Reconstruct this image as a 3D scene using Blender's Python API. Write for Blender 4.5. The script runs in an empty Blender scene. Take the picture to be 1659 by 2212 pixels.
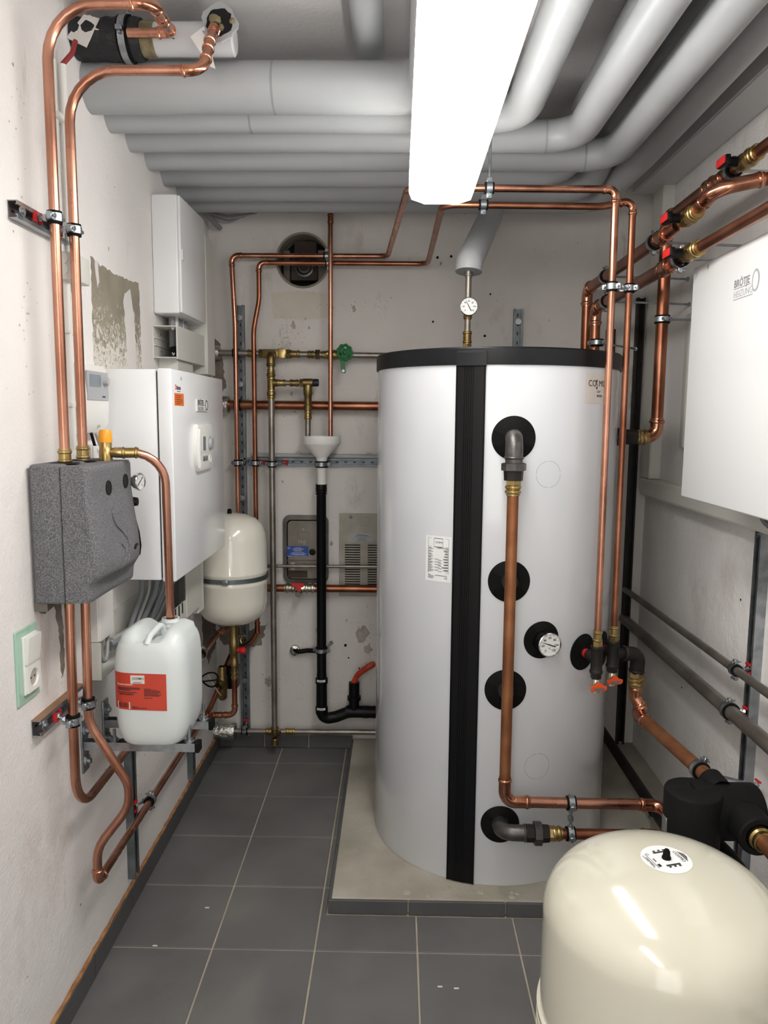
import bpy, bmesh, math, random
from mathutils import Vector as V, Matrix
random.seed(7)
S = bpy.context.scene
COL = S.collection
# ---------------------------------------------------------------- camera
cam = bpy.data.cameras.new('camera')
cam.sensor_fit = 'VERTICAL'; cam.sensor_height = 36.0; cam.lens = 1650 / 2212 * 36.0
cam.clip_start = 0.05
co = bpy.data.objects.new('camera', cam); COL.objects.link(co)
co.matrix_world = Matrix(((0.9998, -0.01048, 0.01718, 0.0), (0.01834, 0.12327, -0.9922, 0.0),
                          (0.00828, 0.99232, 0.12344, 1.56), (0, 0, 0, 1)))
S.camera = co
# ---------------------------------------------------------------- world, light, exposure
w = bpy.data.worlds.new('world'); S.world = w; w.use_nodes = True
w.node_tree.nodes['Background'].inputs[0].default_value = (0.5, 0.52, 0.55, 1)
w.node_tree.nodes['Background'].inputs[1].default_value = 0.05
S.view_settings.view_transform = 'Standard'; S.view_settings.look = 'None'
S.view_settings.gamma = 1.0; S.view_settings.use_curve_mapping = False
S.view_settings.exposure = 0.16
LAMP = 17.0            # emission of the tube lamp in view
LAMP_BACK = 15.0       # emission of the second tube lamp of the room, behind the camera
# added soft fill from behind the camera; the wall there has no opening
al = bpy.data.lights.new('rear_fill_light', 'AREA'); al.shape = 'RECTANGLE'; al.size = 0.9; al.size_y = 1.9
al.energy = 11.0; al.color = (1.0, 0.98, 0.95)
ao = bpy.data.objects.new('rear_fill_light', al); COL.objects.link(ao)
ao.location = (-0.1, -1.15, 1.1); ao.rotation_euler = (math.radians(90), 0, 0)

# ---------------------------------------------------------------- materials
def lin(h):
    h = h.lstrip('#'); o = []
    for i in (0, 2, 4):
        c = int(h[i:i + 2], 16) / 255
        o.append(c / 12.92 if c <= 0.04045 else ((c + 0.055) / 1.055) ** 2.4)
    return (*o, 1)

def mat(name, col, rough=0.5, metal=0.0, var=0.0, vscale=8.0, col2=None, bump=0.0, bscale=60.0, spec=0.5,
        coat=0.0, trans=0.0, stretch=None, detail=4.0, c0=0.35, c1=0.65, rvar=0.0):
    m = bpy.data.materials.new(name); m.use_nodes = True
    nt = m.node_tree; b = nt.nodes['Principled BSDF']
    c = lin(col)
    b.inputs['Base Color'].default_value = c; b.inputs['Roughness'].default_value = rough
    b.inputs['Metallic'].default_value = metal; b.inputs['Specular IOR Level'].default_value = spec
    b.inputs['Coat Weight'].default_value = coat; b.inputs['Coat Roughness'].default_value = 0.08
    b.inputs['Transmission Weight'].default_value = trans
    tc = nt.nodes.new('ShaderNodeTexCoord'); mp = nt.nodes.new('ShaderNodeMapping')
    nt.links.new(tc.outputs['Object'], mp.inputs[0])
    if stretch: mp.inputs['Scale'].default_value = stretch
    if var or col2:
        n = nt.nodes.new('ShaderNodeTexNoise'); n.inputs['Scale'].default_value = vscale; n.inputs['Detail'].default_value = detail
        nt.links.new(mp.outputs[0], n.inputs[0])
        r = nt.nodes.new('ShaderNodeValToRGB')
        r.color_ramp.elements[0].position = c0; r.color_ramp.elements[1].position = c1
        r.color_ramp.elements[0].color = lin(col2) if col2 else tuple(x * (1 - var) for x in c[:3]) + (1,)
        r.color_ramp.elements[1].color = c
        nt.links.new(n.outputs[0], r.inputs[0]); nt.links.new(r.outputs[0], b.inputs['Base Color'])
        if rvar:
            mr = nt.nodes.new('ShaderNodeMapRange'); mr.inputs[3].default_value = rough - rvar; mr.inputs[4].default_value = rough + rvar
            nt.links.new(n.outputs[0], mr.inputs[0]); nt.links.new(mr.outputs[0], b.inputs['Roughness'])
    if bump:
        n2 = nt.nodes.new('ShaderNodeTexNoise'); n2.inputs['Scale'].default_value = bscale; n2.inputs['Detail'].default_value = 5
        nt.links.new(mp.outputs[0], n2.inputs[0])
        bp = nt.nodes.new('ShaderNodeBump'); bp.inputs['Strength'].default_value = bump; bp.inputs['Distance'].default_value = 0.01
        nt.links.new(n2.outputs[0], bp.inputs['Height']); nt.links.new(bp.outputs[0], b.inputs['Normal'])
    return m

def plaster(name, col, col2, stain, bump, bscale):
    """painted plaster: slow tone changes, sparse dirt smears and specks, grainy relief"""
    m = mat(name, col, 0.85, var=0.1, vscale=1.6, col2=col2, c0=0.3, c1=0.6)
    nt = m.node_tree; b = nt.nodes['Principled BSDF']
    base = b.inputs['Base Color'].links[0].from_socket
    tc = nt.nodes.new('ShaderNodeTexCoord')
    def layer(prev, scale, lo, hi, c, vec_scale, detail=6):
        mp = nt.nodes.new('ShaderNodeMapping'); mp.inputs['Scale'].default_value = vec_scale
        nt.links.new(tc.outputs['Object'], mp.inputs[0])
        n = nt.nodes.new('ShaderNodeTexNoise'); n.inputs['Scale'].default_value = scale; n.inputs['Detail'].default_value = detail
        n.inputs['Roughness'].default_value = 0.65
        nt.links.new(mp.outputs[0], n.inputs[0])
        mr = nt.nodes.new('ShaderNodeMapRange'); mr.inputs[1].default_value = lo; mr.inputs[2].default_value = hi
        nt.links.new(n.outputs[0], mr.inputs[0])
        mx = nt.nodes.new('ShaderNodeMix'); mx.data_type = 'RGBA'
        nt.links.new(mr.outputs[0], mx.inputs[0]); nt.links.new(prev, mx.inputs[6]); mx.inputs[7].default_value = lin(c)
        return mx.outputs[2]
    s = layer(base, 2.2, 0.6, 0.8, stain, (1, 1, 0.6))
    s = layer(s, 5.0, 0.63, 0.74, stain, (1.3, 1.3, 0.4), 9)
    s = layer(s, 34.0, 0.725, 0.76, '8a8078', (1, 1, 0.7), 3)
    nt.links.new(s, b.inputs['Base Color'])
    n1 = nt.nodes.new('ShaderNodeTexNoise'); n1.inputs['Scale'].default_value = bscale; n1.inputs['Detail'].default_value = 6
    n2 = nt.nodes.new('ShaderNodeTexNoise'); n2.inputs['Scale'].default_value = 9; n2.inputs['Detail'].default_value = 3
    for n in (n1, n2): nt.links.new(tc.outputs['Object'], n.inputs[0])
    ad = nt.nodes.new('ShaderNodeMath'); ad.operation = 'MULTIPLY_ADD'; ad.inputs[1].default_value = 2.0
    nt.links.new(n2.outputs[0], ad.inputs[0]); nt.links.new(n1.outputs[0], ad.inputs[2])
    bp = nt.nodes.new('ShaderNodeBump'); bp.inputs['Strength'].default_value = bump; bp.inputs['Distance'].default_value = 0.012
    nt.links.new(ad.outputs[0], bp.inputs['Height']); nt.links.new(bp.outputs[0], b.inputs['Normal'])
    return m

M = dict(
    wall_l=plaster('left_plaster', 'e9e6e4', 'dedad7', 'c9c0b8', 0.22, 130),
    wall_b=plaster('back_plaster', 'dedad6', 'ceCAc5', 'a59d93', 0.16, 80),
    wall_r=plaster('right_plaster', 'f2f0ee', 'e8e5e2', 'd8d2cb', 0.35, 110),
    ceil=plaster('ceiling_paint', 'd9d7d7', 'cdcac9', 'b5b0ad', 0.12, 70),
    tile=mat('floor_tile', '6c6b6b', 0.55, var=0.16, vscale=2.5, col2='5f5e5e', bump=0.05, bscale=420),
    tile2=mat('skirting_tile', '565656', 0.5, var=0.2, vscale=4, bump=0.04, bscale=300),
    grout=mat('grout', 'b3aa98', 0.9, var=0.2, vscale=14),
    concrete=mat('concrete', 'b5b0a4', 0.9, col2='989386', vscale=4, bump=0.2, bscale=60, detail=8),
    glue=mat('adhesive', 'b98552', 0.9, col2='8f5f38', vscale=25, bump=0.6, bscale=90),
    copper=mat('copper', 'cd9780', 0.27, 1.0, col2='a6725d', vscale=9, detail=6, rvar=0.06, stretch=(1, 1, 0.5)),
    copper_d=mat('dull_copper', 'ad765d', 0.33, 1.0, col2='82503b', vscale=8, detail=6, rvar=0.06),
    copper_f=mat('copper_fitting', 'd2977c', 0.2, 1.0, col2='b0755b', vscale=30, rvar=0.05),
    copper_b=mat('brown_copper', 'a5704b', 0.5, 0.75, col2='8a583b', vscale=14, detail=7, rvar=0.08),
    brass=mat('brass', 'c4ad7a', 0.3, 1.0, col2='a28a57', vscale=30, rvar=0.05),
    brass_d=mat('dull_brass', '9d8a5f', 0.4, 1.0, col2='7a6842', vscale=22),
    iron=mat('malleable_iron', '6a6866', 0.4, 0.85, col2='565452', vscale=30, bump=0.08, bscale=200),
    iron_d=mat('black_iron', '34322f', 0.55, 0.6, col2='2a2826', vscale=20, bump=0.08, bscale=200),
    steel=mat('galvanised_steel', 'b4b9bd', 0.35, 0.95, col2='8f969b', vscale=26, rvar=0.08),
    steel_d=mat('dull_galvanised_steel', '858c90', 0.5, 0.85, col2='6c7478', vscale=20),
    stainless=mat('grey_steel_pipe', 'a39d95', 0.4, 0.85, col2='878179', vscale=12),
    chrome=mat('chrome', 'd8d8d8', 0.12, 1.0),
    nickel=mat('nickel', 'c9c5b4', 0.22, 1.0, col2='a8a493', vscale=30),
    pvc=mat('grey_pvc_jacket', 'abaeb0', 0.42, col2='a3a6a8', vscale=3),
    pvcw=mat('greyish_white_plastic', 'c4c5c7', 0.4),
    beige=mat('beige_overpaint', 'd6d0c2', 0.85, var=0.06, vscale=10),
    seam=mat('jacket_seam', '8e9192', 0.5),
    white=mat('white_enamel', 'e9ebee', 0.22, coat=0.35),
    white2=mat('white_panel', 'e3e4e5', 0.32, coat=0.1),
    wplas=mat('white_plastic', 'e4e3df', 0.4),
    offwhite=mat('off_white_plastic', 'd6d5ce', 0.45),
    tank=mat('tank_foil_jacket', 'd9dce0', 0.13, coat=0.3),
    cream_bright=mat('cream_enamel_brightened', 'e9e7da', 0.16, coat=0.6),  # same cream enamel, colour lightened to offset the dim back corner
    cream=mat('cream_enamel', 'd3d0bf', 0.16, coat=0.6),
    black=mat('black_plastic', '0b0b0d', 0.42, spec=0.22),
    black_lid=mat('black_lid', '121316', 0.4, spec=0.3, bump=0.05, bscale=500),
    blackep=mat('black_insulation', '0e0e0f', 0.7, spec=0.25, bump=0.15, bscale=220),
    rubber=mat('rubber', '0a0a0a', 0.8, spec=0.2),
    epp=mat('grey_foam_shell', '87878a', 0.9, col2='505054', vscale=520, detail=3, bump=0.15, bscale=500, c0=0.42, c1=0.66),
    hole=mat('dark_cavity', '0c0c0c', 0.9),
    red=mat('red_plastic', 'cf2023', 0.4),
    redcable=mat('red_cable', '8e2a2c', 0.5),
    orange=mat('orange_plastic', 'e8541f', 0.4),
    amber=mat('amber_cap', 'f0a020', 0.4),
    green=mat('green_paint', '1d6b3c', 0.35),
    blue=mat('blue_label', '12459a', 0.4),
    navy=mat('navy_cap', '16182a', 0.4),
    ink=mat('ink', '2a2a2c', 0.6),
    inkg=mat('grey_ink', '7d7f83', 0.6),
    paper=mat('label_paper', 'e6e9e8', 0.5),
    paperw=mat('white_paper', 'f0f0f0', 0.5),
    grey_label=mat('warm_label', 'd8d2ca', 0.4),
    redlabel=mat('red_label', 'c94730', 0.45, col2='bd3c28', vscale=8),
    olabel=mat('orange_label', 'e9722a', 0.5),
    whiteink=mat('white_ink', 'f2ece8', 0.6),
    can=mat('milky_polyethylene', 'dbe0de', 0.35, col2='d1d8d8', vscale=3),
    cable=mat('grey_cable', '85888c', 0.5),
    cable2=mat('light_grey_cable', 'a9aaa8', 0.5),
    glassg=mat('green_glass', '9cc4b0', 0.12, coat=0.5),
    lcd=mat('lcd', '6b7680', 0.25),
    greyp=mat('grey_plastic', 'a3a5a8', 0.4),
    greyd=mat('dark_grey_plastic', '6b6c6e', 0.45),
    foil=mat('aluminium_foil', 'c8c8c2', 0.22, 1.0, bump=1.0, bscale=45),
    wool=mat('mineral_wool', '8d8265', 0.95, col2='6d6248', vscale=40, bump=0.8, bscale=70),
    patch=mat('bare_cement_render', '98907f', 0.9, col2='857d70', vscale=9, detail=8, bump=0.2, bscale=90),
    patchb=mat('bare_brown_render', '8d8579', 0.95, col2='746b60', vscale=20, detail=8, bump=0.4, bscale=90),
    filler=mat('white_filler', 'd9d6d2', 0.85, var=0.05, vscale=14),
    smudge=mat('soot_smudge', 'b9b1a8', 0.9, col2='a1988e', vscale=60),
    meter=mat('cloudy_cover', '8a8478', 0.3, col2='6f685d', vscale=7, detail=6, coat=0.4),
    frame=mat('weathered_frame', '6a6660', 0.5, 0.2, col2='54504b', vscale=16),
    plate=mat('stained_cream_plate', 'b4b0a4', 0.55, col2='9f9a8d', vscale=10, detail=8),
    brownbox=mat('brown_board', '4d4034', 0.8, col2='3c3128', vscale=8),
    tar=mat('black_bitumen_wrap', '17171b', 0.5, bump=0.7, bscale=40),
    flex=mat('orange_corrugated_plastic', 'c4492f', 0.5),
    dial=mat('dial_face', 'dedfdd', 0.35),
    wood=mat('rusty_steel', '8d6a50', 0.7, 0.3, col2='a08066', vscale=12),
)
def emissive(name, col, strength):
    m = bpy.data.materials.new(name); m.use_nodes = True; b = m.node_tree.nodes['Principled BSDF']
    b.inputs['Base Color'].default_value = (0.9, 0.9, 0.9, 1)
    b.inputs['Emission Color'].default_value = lin(col); b.inputs['Emission Strength'].default_value = strength
    return m
M['lamp'] = emissive('lit_diffuser', 'fffcf7', LAMP)
M['lamp2'] = emissive('lit_diffuser_rear', 'fffcf7', LAMP_BACK)

def add_scratches():
    m = M['patch']; nt = m.node_tree; b = nt.nodes['Principled BSDF']
    src = b.inputs['Base Color'].links[0].from_socket
    g = nt.nodes.new('ShaderNodeNewGeometry'); sp = nt.nodes.new('ShaderNodeSeparateXYZ'); nt.links.new(g.outputs['Position'], sp.inputs[0])
    n = nt.nodes.new('ShaderNodeTexNoise'); n.inputs['Scale'].default_value = 26; n.inputs['Detail'].default_value = 9; n.inputs['Roughness'].default_value = .75; n.inputs['Distortion'].default_value = 2.5
    nt.links.new(g.outputs['Position'], n.inputs[0])
    z = nt.nodes.new('ShaderNodeMapRange'); z.inputs[1].default_value = 1.95; z.inputs[2].default_value = 1.68; z.inputs[3].default_value = -.12; z.inputs[4].default_value = .16
    nt.links.new(sp.outputs[2], z.inputs[0])
    ad = nt.nodes.new('ShaderNodeMath'); nt.links.new(n.outputs[0], ad.inputs[0]); nt.links.new(z.outputs[0], ad.inputs[1])
    mr = nt.nodes.new('ShaderNodeMapRange'); mr.inputs[1].default_value = .54; mr.inputs[2].default_value = .60; nt.links.new(ad.outputs[0], mr.inputs[0])
    mx = nt.nodes.new('ShaderNodeMix'); mx.data_type = 'RGBA'; mx.inputs[7].default_value = lin('d6d1c8')
    nt.links.new(mr.outputs[0], mx.inputs[0]); nt.links.new(src, mx.inputs[6]); nt.links.new(mx.outputs[2], b.inputs['Base Color'])
add_scratches()
def add_streaks():
    """scratched swirls on the dusty floor tiles"""
    m = M['tile']; nt = m.node_tree; b = nt.nodes['Principled BSDF']
    src = b.inputs['Base Color'].links[0].from_socket
    g = nt.nodes.new('ShaderNodeNewGeometry')
    n = nt.nodes.new('ShaderNodeTexNoise'); n.inputs['Scale'].default_value = 1.7; n.inputs['Detail'].default_value = 7
    n.inputs['Distortion'].default_value = 1.2
    nt.links.new(g.outputs['Position'], n.inputs[0])
    mr = nt.nodes.new('ShaderNodeMapRange'); mr.inputs[1].default_value = 0.52; mr.inputs[2].default_value = 0.75; mr.inputs[4].default_value = 0.35
    nt.links.new(n.outputs[0], mr.inputs[0])
    mx = nt.nodes.new('ShaderNodeMix'); mx.data_type = 'RGBA'; mx.inputs[7].default_value = lin('8b8882')
    nt.links.new(mr.outputs[0], mx.inputs[0]); nt.links.new(src, mx.inputs[6]); nt.links.new(mx.outputs[2], b.inputs['Base Color'])
add_streaks()

# ---------------------------------------------------------------- geometry helpers
def v3(p): return p if isinstance(p, V) else V(p)
def frame_of(d):
    d = v3(d).normalized()
    a = V((0, 0, 1)) if abs(d.z) < 0.9 else V((1, 0, 0))
    u = a.cross(d).normalized(); return u, d.cross(u).normalized(), d

def fillet(corners):
    """[(pos, R), ...] -> dense polyline with rounded corners"""
    P = [v3(c[0]) for c in corners]; R = [c[1] if len(c) > 1 else 0 for c in corners]
    out = [P[0]]
    for i in range(1, len(P) - 1):
        a = (P[i - 1] - P[i]); b = (P[i + 1] - P[i]); la, lb = a.length, b.length; a.normalize(); b.normalize()
        th = math.pi - a.angle(b)
        if R[i] <= 0 or th < 0.02: out.append(P[i]); continue
        t = min(R[i] * math.tan(th / 2), la * 0.98, lb * 0.98); r = t / math.tan(th / 2)
        p0 = P[i] + a * t; p1 = P[i] + b * t
        c = P[i] + (a + b).normalized() * (r / math.cos(th / 2))
        n = max(3, int(th / 0.2)); ax = (p0 - c).cross(p1 - c).normalized()
        for k in range(n + 1): out.append(c + Matrix.Rotation(th * k / n, 3, ax) @ (p0 - c))
    out.append(P[-1])
    q = [out[0]]
    for p in out[1:]:
        if (p - q[-1]).length > 1e-5: q.append(p)
    return q

def lengths(p):
    s = [0]
    for i in range(1, len(p)): s.append(s[-1] + (p[i] - p[i - 1]).length)
    return s
def at_len(p, s, x):
    x = max(0, min(x, s[-1]))
    for i in range(1, len(s)):
        if x <= s[i] + 1e-9:
            f = (x - s[i - 1]) / max(1e-9, s[i] - s[i - 1]); return p[i - 1].lerp(p[i], f)
    return p[-1]

class MB:
    def __init__(s): s.bm = bmesh.new()
    def sweep(s, pts, rad, seg=14, caps=True, flat=None):
        pts = [v3(p) for p in pts]; n = len(pts)
        rad = [rad] * n if not isinstance(rad, (list, tuple)) else rad
        T = []
        for i in range(n):
            a = i; b = i
            while a > 0 and (pts[i] - pts[a]).length < 1e-6: a -= 1
            a2 = a
            while a2 > 0 and (pts[i] - pts[a2]).length < 1e-6: a2 -= 1
            lo = max(0, i - 1); hi = min(n - 1, i + 1)
            while lo > 0 and (pts[lo] - pts[i]).length < 1e-6: lo -= 1
            while hi < n - 1 and (pts[hi] - pts[i]).length < 1e-6: hi += 1
            d = pts[hi] - pts[lo]
            T.append(d.normalized() if d.length > 1e-9 else V((0, 0, 1)))
        u, _, _ = frame_of(T[0]); rings = []
        for i in range(n):
            if i:
                q = T[i - 1].rotation_difference(T[i]); u = q @ u
            u = (u - T[i] * u.dot(T[i])).normalized(); w_ = T[i].cross(u)
            ring = []
            for k in range(seg):
                an = 2 * math.pi * k / seg
                o = u * math.cos(an) * rad[i] + w_ * math.sin(an) * rad[i]
                ring.append(s.bm.verts.new(pts[i] + o))
            rings.append(ring)
        for i in range(n - 1):
            for k in range(seg):
                k2 = (k + 1) % seg
                s.bm.faces.new((rings[i][k], rings[i][k2], rings[i + 1][k2], rings[i + 1][k]))
        if caps:
            s.bm.faces.new(rings[0][::-1]); s.bm.faces.new(rings[-1])
        return s
    def cyl(s, a, b, r, r2=None, seg=16): return s.sweep([a, b], [r, r if r2 is None else r2], seg)
    def hexa(s, a, b, r): return s.sweep([a, b], r, 6)
    def lathe(s, prof, origin=(0, 0, 0), d=(0, 0, 1), seg=32, closed=False, arc=None):
        """prof: (radius, height) along d; closed=True makes a ring of the profile"""
        u, w_, d = frame_of(d); o = v3(origin); rings = []
        for r, h in prof:
            if r < 1e-6: rings.append([s.bm.verts.new(o + d * h)]); continue
            rings.append([s.bm.verts.new(o + d * h + u * math.cos(2 * math.pi * k / seg) * r + w_ * math.sin(2 * math.pi * k / seg) * r) for k in range(seg)])
        m = len(rings)
        for i in range(m if closed else m - 1):
            A, B = rings[i], rings[(i + 1) % m]
            for k in range(seg):
                k2 = (k + 1) % seg
                if len(A) == 1 and len(B) == 1: continue
                if len(A) == 1: s.bm.faces.new((A[0], B[k2], B[k]))
                elif len(B) == 1: s.bm.faces.new((A[k], A[k2], B[0]))
                else: s.bm.faces.new((A[k], A[k2], B[k2], B[k]))
        return s
    def box(s, lo, hi, bevel=0.0, seg=2, rot=None):
        lo, hi = v3(lo), v3(hi); c = (lo + hi) / 2; d = hi - lo
        g = bmesh.ops.create_cube(s.bm, size=1); vs = g['verts']
        for x in vs: x.co = V((x.co.x * d.x, x.co.y * d.y, x.co.z * d.z))
        if bevel:
            es = list({e for x in vs for e in x.link_edges})
            r = bmesh.ops.bevel(s.bm, geom=es, offset=bevel, segments=seg, affect='EDGES', profile=0.5)
            vs = list({x for f in r['faces'] for x in f.verts} | {x for x in vs if x.is_valid})
        for x in vs: x.co = (rot @ x.co if rot else x.co) + c
        return s
    def prism(s, poly, o, u, vv, depth, bevel=0.0):
        """polygon in the plane (o; u, vv), pushed along u x vv by depth"""
        o, u, vv = v3(o), v3(u), v3(vv); n = u.cross(vv).normalized()
        A = [s.bm.verts.new(o + u * a + vv * b) for a, b in poly]; B = [s.bm.verts.new(x.co + n * depth) for x in A]
        k = len(A); fs = [s.bm.faces.new(A[::-1]), s.bm.faces.new(B)]
        for i in range(k): fs.append(s.bm.faces.new((A[i], A[(i + 1) % k], B[(i + 1) % k], B[i])))
        if bevel:
            es = [e for e in s.bm.edges if e.verts[0] in B and e.verts[1] in B]
            bmesh.ops.bevel(s.bm, geom=es, offset=bevel, segments=2, affect='EDGES', profile=0.5)
        return s
    def grid(s, fn, nu, nv):
        G = [[s.bm.verts.new(fn(i / nu, j / nv)) for j in range(nv + 1)] for i in range(nu + 1)]
        for i in range(nu):
            for j in range(nv): s.bm.faces.new((G[i][j], G[i + 1][j], G[i + 1][j + 1], G[i][j + 1]))
        return s
    def build(s, name, m, parent=None, smooth=True, ang=38, label=None):
        bm = s.bm
        bmesh.ops.recalc_face_normals(bm, faces=bm.faces)
        me = bpy.data.meshes.new(name)
        off = V((0, 0, 0))
        if parent is None:
            lo = V([min(x.co[i] for x in bm.verts) for i in range(3)]); hi = V([max(x.co[i] for x in bm.verts) for i in range(3)])
            off = V(((lo.x + hi.x) / 2, (lo.y + hi.y) / 2, lo.z))
            for x in bm.verts: x.co -= off
        bm.to_mesh(me); bm.free()
        if smooth:
            for p in me.polygons: p.use_smooth = True
            me.set_sharp_from_angle(angle=math.radians(ang))
        me.materials.append(m if not isinstance(m, str) else M[m])
        ob = bpy.data.objects.new(name, me); COL.objects.link(ob); ob.location = off
        if parent is not None: adopt(ob, parent)
        if label: ob['label'] = label
        return ob

WORLD = {}
def adopt(ob, parent):
    ob.parent = parent
    ob.matrix_parent_inverse = Matrix.Translation(-WORLD[parent.name]) if parent.name in WORLD else Matrix.Identity(4)

def thing(name, label, cat, loc, group=None):
    e = bpy.data.objects.new(name, None); COL.objects.link(e); e.location = loc; e.empty_display_size = 0.05
    WORLD[e.name] = V(loc); e['label'] = label; e['category'] = cat
    if group: e['group'] = group
    return e
def tag(o, label, cat, group=None):
    o['label'] = label; o['category'] = cat
    if group: o['group'] = group
    return o
def struct(name, b, m, **k):
    o = b.build(name, m, None, **k); o['kind'] = 'structure'; WORLD[o.name] = o.location.copy(); return o

def text(parent, s, o, u, vv, size, m, name='lettering', align='LEFT', bold=0.0, depth=0.0005, warp=None, sx=1.0, shear=0.0):
    cu = bpy.data.curves.new('t', 'FONT'); cu.body = s; cu.size = size; cu.align_x = align; cu.extrude = depth / 2; cu.offset = bold * size
    cu.resolution_u = 3; cu.shear = shear
    ob = bpy.data.objects.new('t', cu); COL.objects.link(ob)
    dg = bpy.context.evaluated_depsgraph_get(); dg.update()
    me = bpy.data.meshes.new_from_object(ob.evaluated_get(dg)); bpy.data.objects.remove(ob)
    o, u, vv = v3(o), v3(u), v3(vv); n = u.cross(vv).normalized()
    for x in me.vertices:
        a, b, c = x.co.x * sx, x.co.y, x.co.z
        x.co = warp(a, b, c) if warp else o + u * a + vv * b + n * c
    me.materials.clear(); me.materials.append(M[m]); me.name = name
    r = bpy.data.objects.new(name, me); COL.objects.link(r); adopt(r, parent); return r

def bars(parent, rects, o, u, vv, m, name='fine_print', depth=0.0004, warp=None):
    b = MB(); o, u, vv = v3(o), v3(u), v3(vv); n = u.cross(vv).normalized()
    for (x0, y0, x1, y1) in rects:
        q = []
        for c in (0, depth):
            for (x, y) in ((x0, y0), (x1, y0), (x1, y1), (x0, y1)):
                q.append(b.bm.verts.new(warp(x, y, c) if warp else o + u * x + vv * y + n * c))
        for f in ((3, 2, 1, 0), (4, 5, 6, 7), (0, 1, 5, 4), (1, 2, 6, 5), (2, 3, 7, 6), (3, 0, 4, 7)): b.bm.faces.new([q[i] for i in f])
    r = b.build(name, m, parent, smooth=False); r['kind'] = 'stuff'; return r

# ---- plumbing
def collar_profile(L, r, k=1.12, bead=1.32, a=None, both=True):
    a = a or r * 1.6
    e = [(0, k), (0.18 * a, k), (0.26 * a, bead * 0.97), (0.38 * a, bead), (0.5 * a, bead * 0.97), (0.58 * a, k)]
    pr = [(0, 0.99)] + e
    if both: pr += [(L - x, q) for x, q in reversed(e)] + [(L, 0.99)]
    else: pr += [(L, k)]
    return [(x, q * r) for x, q in pr]
def fitting(parent, corners, r, m, name='press_elbow', k=1.12, bead=1.32, seg=16, a=None):
    p = fillet(corners); s = lengths(p); pr = collar_profile(s[-1], r, k, bead, a)
    xs = [(x, q) for x, q in pr]
    lo, hi = pr[len(pr) // 2 - 1][0], pr[len(pr) // 2][0]
    mid = [(x, r * k) for x in s if lo + 1e-4 < x < hi - 1e-4]
    xs = xs[:len(pr) // 2] + mid + xs[len(pr) // 2:]
    return MB().sweep([at_len(p, s, x) for x, _ in xs], [q for _, q in xs], seg).build(name, m, parent)
def coupling(parent, c, d, r, L, m, name='coupling', k=1.12, bead=1.32, a=None):
    c, d = v3(c), v3(d).normalized()
    return fitting(parent, [(c - d * L / 2,), (c + d * L / 2,)], r, m, name, k, bead, a=a)
def run(parent, corners, r, m, name='pipe', em='copper_f', seg=16, ename='press_elbow'):
    """corners: (pos, R, 'e'/'b'); e = separate press elbow"""
    b = MB(); b.sweep(fillet([(c[0], c[1] if len(c) > 1 else 0) for c in corners]), r, seg); o = b.build(name, m, parent)
    for i in range(1, len(corners) - 1):
        c = corners[i]
        if len(c) > 2 and c[2] == 'e':
            P = v3(c[0]); A = (v3(corners[i - 1][0]) - P).normalized(); B = (v3(corners[i + 1][0]) - P).normalized()
            th = math.pi - A.angle(B); t = c[1] * math.tan(th / 2) + r * 1.5
            fitting(parent, [(P + A * t,), (P, c[1]), (P + B * t,)], r, em, ename)
    return o
def pipe_thing(name, label, corners, r, m, em='copper_f', cat='pipe', pname='tube', seg=16):
    t = thing(name, label, cat, corners[-1][0] if v3(corners[-1][0]).z < v3(corners[0][0]).z else corners[0][0])
    run(t, corners, r, m, pname, em, seg); return t

def clamp(label, p, axis, r, anchor=None, red=False, group=None, wing=False, mat_='steel'):
    p, ax = v3(p), v3(axis).normalized()
    t = thing('pipe_clamp', label, 'clamp', p, group)
    MB().lathe([(r * 1.0, -.014), (r + .005, -.014), (r + .005, .014), (r * 1.0, .014)], p, ax, 24, closed=True).build('rubber_liner', 'rubber', t)
    MB().lathe([(r + .004, -.0085), (r + .0068, -.0085), (r + .0068, .0085), (r + .004, .0085)], p, ax, 24, closed=True).build('band', mat_, t)
    if anchor is None:
        d = frame_of(ax)[0]
    else:
        A = v3(anchor); d = (A - p); d = (d - ax * d.dot(ax)).normalized()
    sd = ax.cross(d).normalized()
    for sgn in (1, -1):
        q = p + sd * sgn * (r + .011)
        b = MB(); R3 = Matrix((sd, d, ax)).transposed()
        b.box((-.008, -.006, -.0085), (.008, .006, .0085), .0015, 1)
        for x in b.bm.verts: x.co = R3 @ x.co + q
        b.build('lug', mat_, t)
        bb = MB(); bb.sweep([q - d * .013, q - d * .0095, q - d * .0095, q + d * .016], [.0045, .0045, .0024, .0024], 8).build('screw', mat_, t)
    if anchor is not None:
        st = p + d * (r + .004); L = (A - st).length
        if L > .012:
            MB().cyl(st, A, .0042, seg=8).build('threaded_rod', mat_, t)
            MB().hexa(st, st + (A - st).normalized() * .009, .0085).build('nut', mat_, t)
            MB().hexa(A - (A - st).normalized() * .007, A, .0095).build('nut', mat_, t)
        if red:
            for sgn in (1, -1):
                c = A + ax * 0 + sd * sgn * .013 - d * .002
                b = MB(); b.box((-.003, -.004, -.012), (.003, .004, .012)); R3 = Matrix((sd, d, ax)).transposed()
                for x in b.bm.verts: x.co = R3 @ x.co + c
                b.build('retaining_clip', 'red', t)
    return t

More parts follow.
